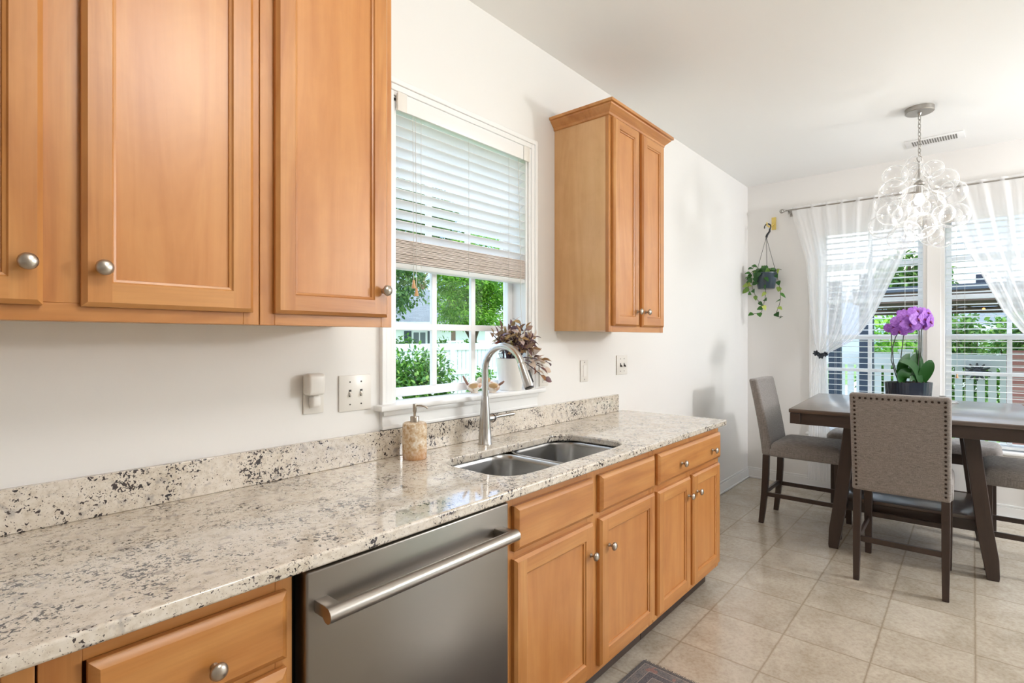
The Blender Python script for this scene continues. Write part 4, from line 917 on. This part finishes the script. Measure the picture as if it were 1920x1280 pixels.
def globe(dx, dz, dd, r):
    global glb
    k = 1+dd/3.478; c = Vector((chx, chy, dz))+cR*dx+cF*dd; c += cR*(2.6466*dd/3.478)+Vector((0, 0, (dz-1.362)*dd/3.478)); r *= k
    if glb is None:
        m = MB(); m.ball((0, 0, 0), 1, n=36, m=22); me = bpy.data.meshes.new('glass_globe'); m.bm.to_mesh(me); m.bm.free(); me.materials.append(BUBBLE); me.polygons.foreach_set('use_smooth', [True]*len(me.polygons)); glb = me
    o = bpy.data.objects.new('glass_globe', glb); C.objects.link(o); o.parent = ch; o.location = c-Vector((chx, chy, 1.95)); o.scale = (r, r, r*.96); placed.append((c, r))
for x, y, r in CRP:
    dx = ((1600+x*.2656)-1724)/pxm; dz = 1.362+(635-(160+y*.2656))/pxm; rr = r*.2656/pxm*.98
    lim = math.sqrt(max(0, (.255 if 2.05 < dz < 2.35 else .2)**2-dx*dx)); dd = -lim*.75 if (x*7+y) % 3 else -lim*.15
    if abs(x-438) < 2 and abs(y-782) < 2: dd = -.17
    globe(dx, dz, dd, rr)
for dx, dz, dd, r in ((.0, 2.44, .12, .06), (-.16, 2.34, .12, .07), (.14, 2.33, .13, .07), (.02, 2.24, .2, .08), (-.2, 2.17, .1, .07), (.2, 2.15, .12, .07), (.05, 2.07, .16, .08), (-.09, 2.05, .13, .08)): globe(dx, dz, dd, r)

vt = thing('ceiling_vent', 'white slotted air vent in the ceiling beyond the chandelier', 'vent', (5.115, -1.468, H), local=True); vt.rotation_euler = (0, 0, math.radians(-2))
m = MB(); m.box(-.095, .095, -.175, .175, -.006, -.0005, .002); m.build('frame', TRIM, vt)
m = MB()
for k in range(18): y = -.128+.0151*k; m.box(-.055, .055, y-.0042, y+.0042, -.0075, -.0061)
m.build('slots', M('vent_slot_grey', S(120, 118, 114), .6), vt)['label'] = 'dark louvre slots'

def ceiling_lamp(label, x, y, r):
    o = thing('ceiling_light', label, 'ceiling light', (x, y, H))
    m = MB(); m.lathe([(r+.02, -.0005), (r+.02, -.03), (r, -.035)], (x, y, H), 36); m.build('base', SILVER, o)
    m = MB(); m.lathe([(r, -.034), (r*.92, -.06), (r*.6, -.083), (.0005, -.09)], (x, y, H), 36); m.build('diffuser', emit('lamp_diffuser', (1, .96, .9, 1), 2.0), o)
ceiling_lamp('flush round ceiling light above the kitchen aisle', .85, -1.78, .18)
gl_ = thing('fill_globe', 'added white globe behind the viewer, out of view, filling the room with light', 'fill lamp', (4.5, -4.35, H))  # unseen globe put in to carry the added fill light
m = MB(); m.lathe([(.06, 0), (.06, -.02), (.006, -.03), (.006, -.63)], (4.5, -4.35, H), 24); m.build('stem', SILVER, gl_)
t = NT('fill_globe_glow'); tr_ = t.n('ShaderNodeBsdfTransparent'); em_ = t.n('ShaderNodeEmission'); em_.inputs[0].default_value = (1, .95, .89, 1); em_.inputs[1].default_value = 3
mx_ = t.n('ShaderNodeMixShader'); mx_.inputs[0].default_value = .25; t.l(tr_.outputs[0], mx_.inputs[1]); t.l(em_.outputs[0], mx_.inputs[2]); t.l(mx_.outputs[0], t.out.inputs[0])
m = MB(); m.ball((4.5, -4.35, 2.05), .19, n=24, m=14); m.build('globe', t.m, gl_)

# ------------------------------------------------------------------ rug
def rug_mat():
    t = NT('woven_rug'); tx = t.n('ShaderNodeTexCoord'); sp_ = t.n('ShaderNodeSeparateXYZ'); t.l(tx.outputs['Object'], sp_.inputs[0])
    dx = t.math('SUBTRACT', .60, t.math('ABSOLUTE', sp_.outputs[0])); dy = t.math('SUBTRACT', .375, t.math('ABSOLUTE', sp_.outputs[1])); d = t.math('MINIMUM', dx, dy)
    v = t.coords((1, 1, 1)); a = t.voro(v, 26, out='Color'); n1 = t.noise(v, 28, 4, .7); n2 = t.noise(v, 300, 2)
    fld = t.ramp(n1, [(.3, S(52, 58, 72)), (.45, S(92, 92, 98)), (.58, S(120, 112, 108)), (.7, S(66, 70, 84))])
    red = t.math('GREATER_THAN', t.noise(v, 17, 2, .5), .64); fld = t.mix(t.math('MULTIPLY', red, .8), fld, S(156, 96, 84))
    def bandf(lo, hi): return t.math('MULTIPLY', t.math('GREATER_THAN', d, lo), t.math('LESS_THAN', d, hi))
    col = fld
    for lo, hi, c in ((0, .016, S(52, 52, 58)), (.016, .019, S(168, 156, 144)), (.055, .058, S(168, 150, 140)), (.058, .085, S(46, 52, 70)), (.085, .088, S(170, 156, 146))): col = t.mix(bandf(lo, hi), col, c)
    col = t.mix(.35, col, t.ramp(n2, [(.3, S(60, 58, 60)), (.7, S(190, 182, 176))]))
    return t.princ(col, .95, bump=n2, bstr=.6, bdist=.003)
rg = thing('rug', 'dark blue and red patterned woven rug at the foot of the sink cabinet', 'rug', (1.465, -.988, 0), math.radians(-2), local=True)
MB().box(-.60, .60, -.375, .375, .001, .007, .002).build('pile', rug_mat(), rg)
m = MB()
for k in range(120): y = -.372+.00625*k; m.tube([(.60, y, .004), (.610+random.uniform(0, .004), y+random.uniform(-.003, .003), .003)], .0012, 4)
m.build('fringe', M('dark_fringe', S(70, 66, 70), .9), rg)['kind'] = 'stuff'

# ------------------------------------------------------------------ outdoors
GZ = -.55
t = NT('lawn_grass'); v = t.coords((1, 1, 1)); a = t.noise(v, 3, 5); GRASS = t.princ(t.ramp(a, [(.3, S(84, 120, 54)), (.7, S(128, 160, 80))]), .9)
prop(MB().box(-30, 70, .16, 2.3, GZ-.1, GZ).build('bounce_strip', M('pale_bounce', S(214, 210, 204), .8), smooth=False), 'unseen pale strip along the house, added to bounce untinted light onto the kitchen blind', 'bounce strip', kind='structure')  # unseen strip added so lawn bounce doesn't tint the blind green
prop(MB().box(-30, 70, 2.3, 70, GZ-.1, GZ).build('lawn', GRASS, smooth=False), 'green lawn outside the windows', 'lawn', kind='structure')
prop(MB().box(XF+.16, 70, -40, .16, GZ-.1, GZ).build('patio_ground', GRASS, smooth=False), 'green ground outside the dining window', 'lawn', kind='structure')
WV = M('white_vinyl_fence', S(222, 222, 222), .45); NAVYP = M('dark_navy_post', S(44, 54, 70), .5)
def picket_fence(label, p0, p1, z0, z1, spacing, post_every, pw=.045, rails=None, group=None):
    p0, p1 = Vector((*p0, 0)), Vector((*p1, 0)); L = (p1-p0).length; ang = math.atan2(p1.y-p0.y, p1.x-p0.x)
    o = thing('picket_fence', label, 'fence', (p0.x, p0.y, z0), ang, local=True); hh = z1-z0
    m = MB(); n = int(L/spacing)
    for k in range(n): x = spacing*(k+.5); m.box(x-pw/2, x+pw/2, -.012, .012, .04, hh-.05)
    m.build('pickets', WV, o)
    for za, zb in (rails or ((hh-.16, hh), (hh*.62-.05, hh*.62+.05), (.05, .16))):
        MB().box(0, L, -.03, .03, za, zb).build('rail', WV, o)
    x = 0
    while x <= L+.01:
        m = MB(); m.box(x-.065, x+.065, -.065, .065, 0, hh+.03); m.box(x-.08, x+.08, -.08, .08, hh+.03, hh+.06); m.build('post', WV, o); x += post_every
    return o
picket_fence('white vinyl picket fence across the back yard', (3.8, 7.6), (15.8, 7.6), GZ, 1.255, .135, 2.4, .105)
picket_fence('white picket fence beyond the patio posts', (8.9, 3.0), (8.9, -5.0), GZ, 1.16, .107, 2.0, .076)
# neighbour's house
hd_ = Vector((.6, .8, 0)).normalized(); hc = Vector((19.4, 21.7, GZ)); ha = math.atan2(hd_.y, hd_.x)-PI/2
t = NT('grey_shingle'); tx = t.n('ShaderNodeTexCoord'); br = t.n('ShaderNodeTexBrick'); mp_ = t.n('ShaderNodeMapping'); mp_.inputs['Scale'].default_value = (1, 1, 1); mp_.inputs['Rotation'].default_value = (PI/2, 0, 0)
t.l(tx.outputs['Object'], mp_.inputs[0]); t.l(mp_.outputs[0], br.inputs[0]); br.inputs['Scale'].default_value = 1.0; br.inputs['Brick Width'].default_value = .32; br.inputs['Row Height'].default_value = .075; br.inputs['Mortar Size'].default_value = .008
br.inputs['Color1'].default_value = S(118, 124, 124); br.inputs['Color2'].default_value = S(104, 110, 110); br.inputs['Mortar'].default_value = S(92, 98, 98)
SHING = t.princ(br.outputs[0], .9); SIDING = M('white_siding', S(238, 238, 236), .6); SHUT = M('black_shutter', S(50, 58, 64), .5); DGLASS = M('dark_window_glass', S(88, 96, 100), .1)
def house(label, loc, rot, hw, eave, ridge, depth, windows, hip):
    o = thing('house', label, 'house', loc, rot, local=True)
    MB().box(-hw, hw, 0, depth, 0, eave).build('wall', SIDING, o)
    e = .45; m = MB(); A = [(-hw-e, -e, eave-.05), (hw+e, -e, eave-.05), (hw+e, depth+e, eave-.05), (-hw-e, depth+e, eave-.05)]; B = [(-hw+hip, depth/2-.01, ridge), (hw-hip, depth/2-.01, ridge), (hw-hip, depth/2+.01, ridge), (-hw+hip, depth/2+.01, ridge)]
    m.rings([[(x, y, z-.14) for x, y, z in A], A, B]); m.build('roof', SHING, o, angle=20)
    MB().box(-hw-e-.02, hw+e+.02, -e-.03, -e, eave-.22, eave-.04).build('fascia', WV, o)
    for x0_, x1_, z0_, z1_ in windows:
        m = MB(); m.box(x0_, x1_, -.05, .0, z0_, z1_); wv_ = m.build('window', WV, o); m = MB(); c_ = (x0_+x1_)/2
        for q0, q1 in ((x0_+.07, c_-.03), (c_+.03, x1_-.07)): m.box(q0, q1, -.06, -.045, z0_+.08, z1_-.08)
        m.build('pane', DGLASS, wv_)
        for s0, s1 in ((x0_-.44, x0_-.05), (x1_+.05, x1_+.44)): MB().box(s0, s1, -.05, 0, z0_, z1_).build('shutter', SHUT, o)
    return o
house('white neighbour house with grey hip roof and black shutters', hc, ha, 3.6, 2.88, 5.1, 9, [(-.52, .28, 1.40, 2.35)], 3.0)
house('pale cream neighbour house far behind the trees', (40, 17, GZ), math.radians(-45), 5, 2.7, 4.8, 8, [(-1.5, -.3, 1.0, 2.2)], 3)
GREEN1 = leafmat('bright_tree_leaf', [(0, S(86, 140, 40)), (.4, S(120, 178, 50)), (.75, S(150, 200, 66)), (1, S(176, 216, 92))], .45, .5)
GREEN2 = leafmat('dark_tree_leaf', [(0, S(54, 94, 38)), (.5, S(84, 124, 48)), (1, S(126, 160, 74))], .4, .5)
GREEN3 = leafmat('shrub_leaf', [(0, S(52, 98, 36)), (.5, S(84, 136, 46)), (.85, S(118, 164, 60)), (1, S(160, 190, 84))], .4, .45)
BARK = M('tree_bark', S(108, 88, 72), .9); BLOOM = M('white_blossom', S(248, 246, 238), .6)
def tree(label, base, h, centers, mat, n, L, Wd, shape='oval', flat=1, name='tree', lean=(0, 0), group='trees behind the fence'):
    o = thing(name, label, 'tree', (base[0], base[1], GZ), 0, group)
    m = MB(); b = Vector((base[0], base[1], GZ)); top = b+Vector((lean[0], lean[1], h*.85)); m.tube([b, b.lerp(top, .5)+Vector((.05, .05, 0)), top], [.13, .10, .04], 10)
    for c, r in centers: m.tube([b.lerp(top, .45), b.lerp(top, .6).lerp(Vector(c), .5), Vector(c)], [.05, .035, .012], 6)
    m.build('trunk', BARK, o, angle=80); V, F = bush(centers, n, L, Wd, shape, flat); raw('crown', V, F, mat, o); return o
def rel(px_, py_, Z):  # a point on the line of sight through a place in the view, at distance Z
    F_ = cF; d = F_+cR*((px_-960)/1004)+Vector((0, 0, (635-py_)/1004)); return Vector((0, -1.69, 1.362))+d*Z
def blobs(seq, Z): return [(tuple(rel(x, y, Z+dz)), (rx, ry, rz)) for x, y, dz, rx, ry, rz in seq]
k = rel(888, 640, 17)
tree('bright lime green feathery tree behind the fence', (k.x, k.y), 4.6, blobs([(875, 530, 0, 1.1, 1.1, .55), (900, 560, .4, 1.0, 1.0, .45), (850, 565, -.3, .75, .75, .42), (880, 590, 0, .95, .95, .38), (925, 535, .2, .9, .9, .6), (915, 600, 0, .7, .7, .3), (845, 605, .5, .55, .55, .26), (860, 500, 0, .8, .8, .5), (900, 470, .5, 1.0, 1.0, .6)], 17), GREEN1, 26000, .11, .04, 'lance', .5)
k = rel(655, 640, 14)
tree('dark green leafy tree left of the grey roof', (k.x, k.y), 6, blobs([(732, 520, 0, .7, .7, .65), (745, 505, .5, .5, .5, .4), (700, 520, 0, 1.5, 1.5, 1.2), (740, 420, 1, 1.6, 1.4, 1.3), (760, 360, 1, 1.2, 1.2, 1.1), (800, 400, 2, .9, .9, .6)], 15), GREEN2, 14000, .12, .06)
k = rel(850, 630, 26)
tree('tall airy tree glimpsed through the raised blind slats', (k.x, k.y), 8, blobs([(810, 470, 0, 1.3, 1.3, .5), (780, 450, 0, 1.2, 1.2, .5), (840, 440, 0, .8, .8, .4), (830, 400, 0, .8, .8, .4)], 26), GREEN2, 3600, .22, .1)
# palm
kp = rel(792, 545, 42); pm = thing('palm_tree', 'brown-topped palm behind the grey roof', 'tree', (kp.x, kp.y, GZ))
m = MB(); m.tube([(kp.x, kp.y, GZ), (kp.x, kp.y, kp.z+.5)], [.28, .24], 10); m.build('trunk', M('palm_trunk', S(150, 112, 88), .9), pm)
n = 60; P = np.tile(np.array([kp.x, kp.y, kp.z+.6]), (n, 1)); D = rvec(n); D[:, 2] = np.abs(D[:, 2])*.9-.15
V, F = leaf_batch(P, D, np.tile(np.array([0, 0, 1.]), (n, 1))+rvec(n)*.3, 1.2+.8*rng.random(n), np.full(n, .13), curl=.5, shape='lance'); raw('frond', V, F, leafmat('palm_frond', [(0, S(150, 130, 96)), (.6, S(140, 150, 100)), (1, S(180, 170, 130))]), pm)
def shrub(label, base_px, top_px, Z, hw, n, flowers, mat=GREEN3, L=.07, Wd=.035, group='garden shrubs', gz=GZ):
    b = rel(base_px, 640, Z); zt = 1.362+(635-top_px)/1004*Z
    o = thing('shrub', label, 'shrub', (b.x, b.y, gz), 0, group); hz = (zt-gz)/2; cz = gz+hz; cs = [((b.x, b.y, cz), (hw, hw*.8, hz*.96))]
    for q in range(7): a = random.uniform(0, 2*PI); zz = cz+random.uniform(-.2, .75)*hz; cs.append(((b.x+hw*.55*math.cos(a), b.y+hw*.5*math.sin(a), zz), (hw*.5, hw*.5, min(hz*.42, zt-zz+.05))))
    V, F = bush(cs, n, L, Wd, shell=.5); raw('foliage', V, F, mat, o)
    m = MB()
    for q in range(5): a = random.uniform(0, 2*PI); m.tube([(b.x+.05*math.cos(a), b.y+.05*math.sin(a), gz), (b.x+hw*.5*math.cos(a), b.y+hw*.5*math.sin(a), zt-.35)], [.015, .006], 6)
    m.build('stem', BARK, o)
    for q in range(flowers):
        a = random.uniform(PI*.8, PI*2.1); zz = random.uniform(-.55, .8); rr = math.sqrt(max(0, 1-zz*zz)); m = MB(); c = (b.x+hw*rr*math.cos(a), b.y+hw*.85*rr*math.sin(a), cz+hz*.95*zz)
        for j in range(4): m.ball((c[0]+random.uniform(-.015, .015), c[1]+random.uniform(-.015, .015), c[2]+random.uniform(-.012, .012)), .02, n=8, m=5)
        m.build('blossom', BLOOM, o)
    return o
shrub('green garden shrub dotted with white blossoms near the kitchen window', 776, 654, 5.6, .42, 13000, 26, L=.05, Wd=.026)
shrub('smaller green shrub against the fence behind the faucet', 912, 690, 6.4, .30, 6000, 0, L=.05, Wd=.026)
shrub('pale flowering bush poking over the white fence', 757, 622, 15, .42, 1600, 14, L=.12, Wd=.06)
shrub('bush over the fence beside the bright tree trunk', 825, 632, 16.2, .5, 1800, 20, L=.12, Wd=.06)
shrub('shrub with red-brown tips at the fence right end', 880, 622, 15.2, .36, 900, 0, L=.12, Wd=.06)

# patio east of the dining window
gz_ = thing('pergola', 'dark posted brown pergola on the patio outside the dining window', 'pergola', (8.6, -1.6, GZ))
def wpt(px_, py_, x):  # point at depth plane x
    d = cF+cR*((px_-960)/1004)+Vector((0, 0, (635-py_)/1004)); tt = x/d.x; return Vector((0, -1.69, 1.362))+d*tt
XP = 7.4
for px_ in (1566, 1625):
    q = wpt(px_, 640, XP if px_ > 1600 else XP+.6); MB().box(q.x-.065, q.x+.065, q.y-.065, q.y+.065, GZ, 2.1).build('post', NAVYP, gz_)
BR = wood('brown_beam', 'y', S(84, 66, 56), S(104, 84, 72), S(120, 100, 86), rough=.7, coat=0)
zt = wpt(1790, 540, XP).z; zb_ = wpt(1790, 583, XP+1.2).z
MB().box(XP-.05, XP+.05, -3.6, -.62, zt-.02, zt+.04).build('fascia', M('slate_gutter', S(78, 86, 98), .5), gz_)
m = MB()
for k in range(7): m.box(XP-.03+k*.22, XP+.03+k*.22, -3.6, -.62, zt-.14-.0*k, zt-.02)
m.build('rafters', BR, gz_)
MB().box(XP+1.45, XP+1.55, -3.6, -.6, zb_-.02, zt-.14).build('back_beam', BR, gz_)
MB().box(XP, XP+1.6, -3.6, -.62, zt+.0, zt+.03).build('deck', BR, gz_)
BLB = emit('string_bulb', (1, .42, .14, 1), 2)
sl = thing('string_lights', 'small warm string lights under the pergola', 'string lights', (XP+.9, -2.0, zt-.3))
m = MB(); m.tube([(XP+.75, -.7-.18*k, zt-.16-.03*math.sin(k*1.3)**2) for k in range(16)], .004, 5); m.build('wire', BLACK, sl)
for k in range(2, 14, 2): MB().ball((XP+.75, -.7-.18*k, zt-.2), .016, n=10, m=6).build('bulb', BLB, sl)
q = wpt(1840, 520, XP+1); MB().box(q.x-.04, q.x+.04, q.y-.05, q.y+.05, zt+.03, zt+.22).build('vent_pipe', NAVYP, gz_)
bkq = wpt(1907, 640, 8.3)
t = NT('red_brick'); tx = t.n('ShaderNodeTexCoord'); br = t.n('ShaderNodeTexBrick'); mp_ = t.n('ShaderNodeMapping'); mp_.inputs['Rotation'].default_value = (PI/2, 0, 0); t.l(tx.outputs['Object'], mp_.inputs[0]); t.l(mp_.outputs[0], br.inputs[0])
br.inputs['Scale'].default_value = 1; br.inputs['Brick Width'].default_value = .2; br.inputs['Row Height'].default_value = .07; br.inputs['Mortar Size'].default_value = .008; br.inputs['Color1'].default_value = S(176, 112, 104); br.inputs['Color2'].default_value = S(190, 130, 120); br.inputs['Mortar'].default_value = S(196, 170, 162)
o = MB().box(bkq.x-.085, bkq.x+.085, bkq.y-.085, bkq.y+.085, GZ, 1.23).build('brick_pillar', t.princ(br.outputs[0], .85), loc=(bkq.x, bkq.y, GZ)); prop(o, 'red brick pillar at the right edge beyond the fence', 'pillar')
MET = M('dark_metal_ornament', S(70, 70, 74), .5)
q = wpt(1832, 697, 8.80); mo = MB()
n = 12
for k in range(n): a = 2*PI*k/n; mo.tube([(q.x, q.y, q.z), (q.x, q.y+.14*math.cos(a), q.z+.11*math.sin(a))], [.03, .008], 6)
mo.ball((q.x-.01, q.y, q.z), .045)
prop(mo.build('garden_ornament', MET, loc=tuple(q)), 'dark metal sunburst ornament on the white patio fence', 'ornament')
for i, (px_, top, Z, hw, lab, cl) in enumerate(((1680, 590, 9.5, .5, 'yellow-green shrub between the dark patio posts', GREEN1), (1650, 640, 8.2, .25, 'small leafy shrub beside the right dark patio post', GREEN3), (1740, 585, 11.8, .50, 'dark bush behind the orchid blooms', GREEN2), (1810, 588, 10.4, .42, 'bush seen left of the patio fence ornament', GREEN2), (1880, 583, 11.9, .48, 'bush left of the brick pillar', GREEN3), (1935, 590, 10.6, .42, 'bush right of the brick pillar', GREEN2))):
    shrub(lab, px_, top, Z, hw, 1800, 0, mat=cl, L=.11, Wd=.06, group='patio shrubs')
k = rel(1705, 640, 16)
tree('round green tree above the pergola roof', (k.x, k.y), 5, blobs([(1705, 520, 0, .9, .9, .7), (1690, 545, .3, .8, .8, .6), (1725, 535, 0, .8, .8, .5)], 16), GREEN2, 2600, .2, .09, group='trees beyond the patio')
house('grey-white neighbour house beyond the patio shrubs', (24, -6, GZ), math.radians(-90), 6, 2.4, 2.9, 6, [(-2, -.9, 1.0, 1.9), (1, 2.1, 1.0, 1.9)], 2)
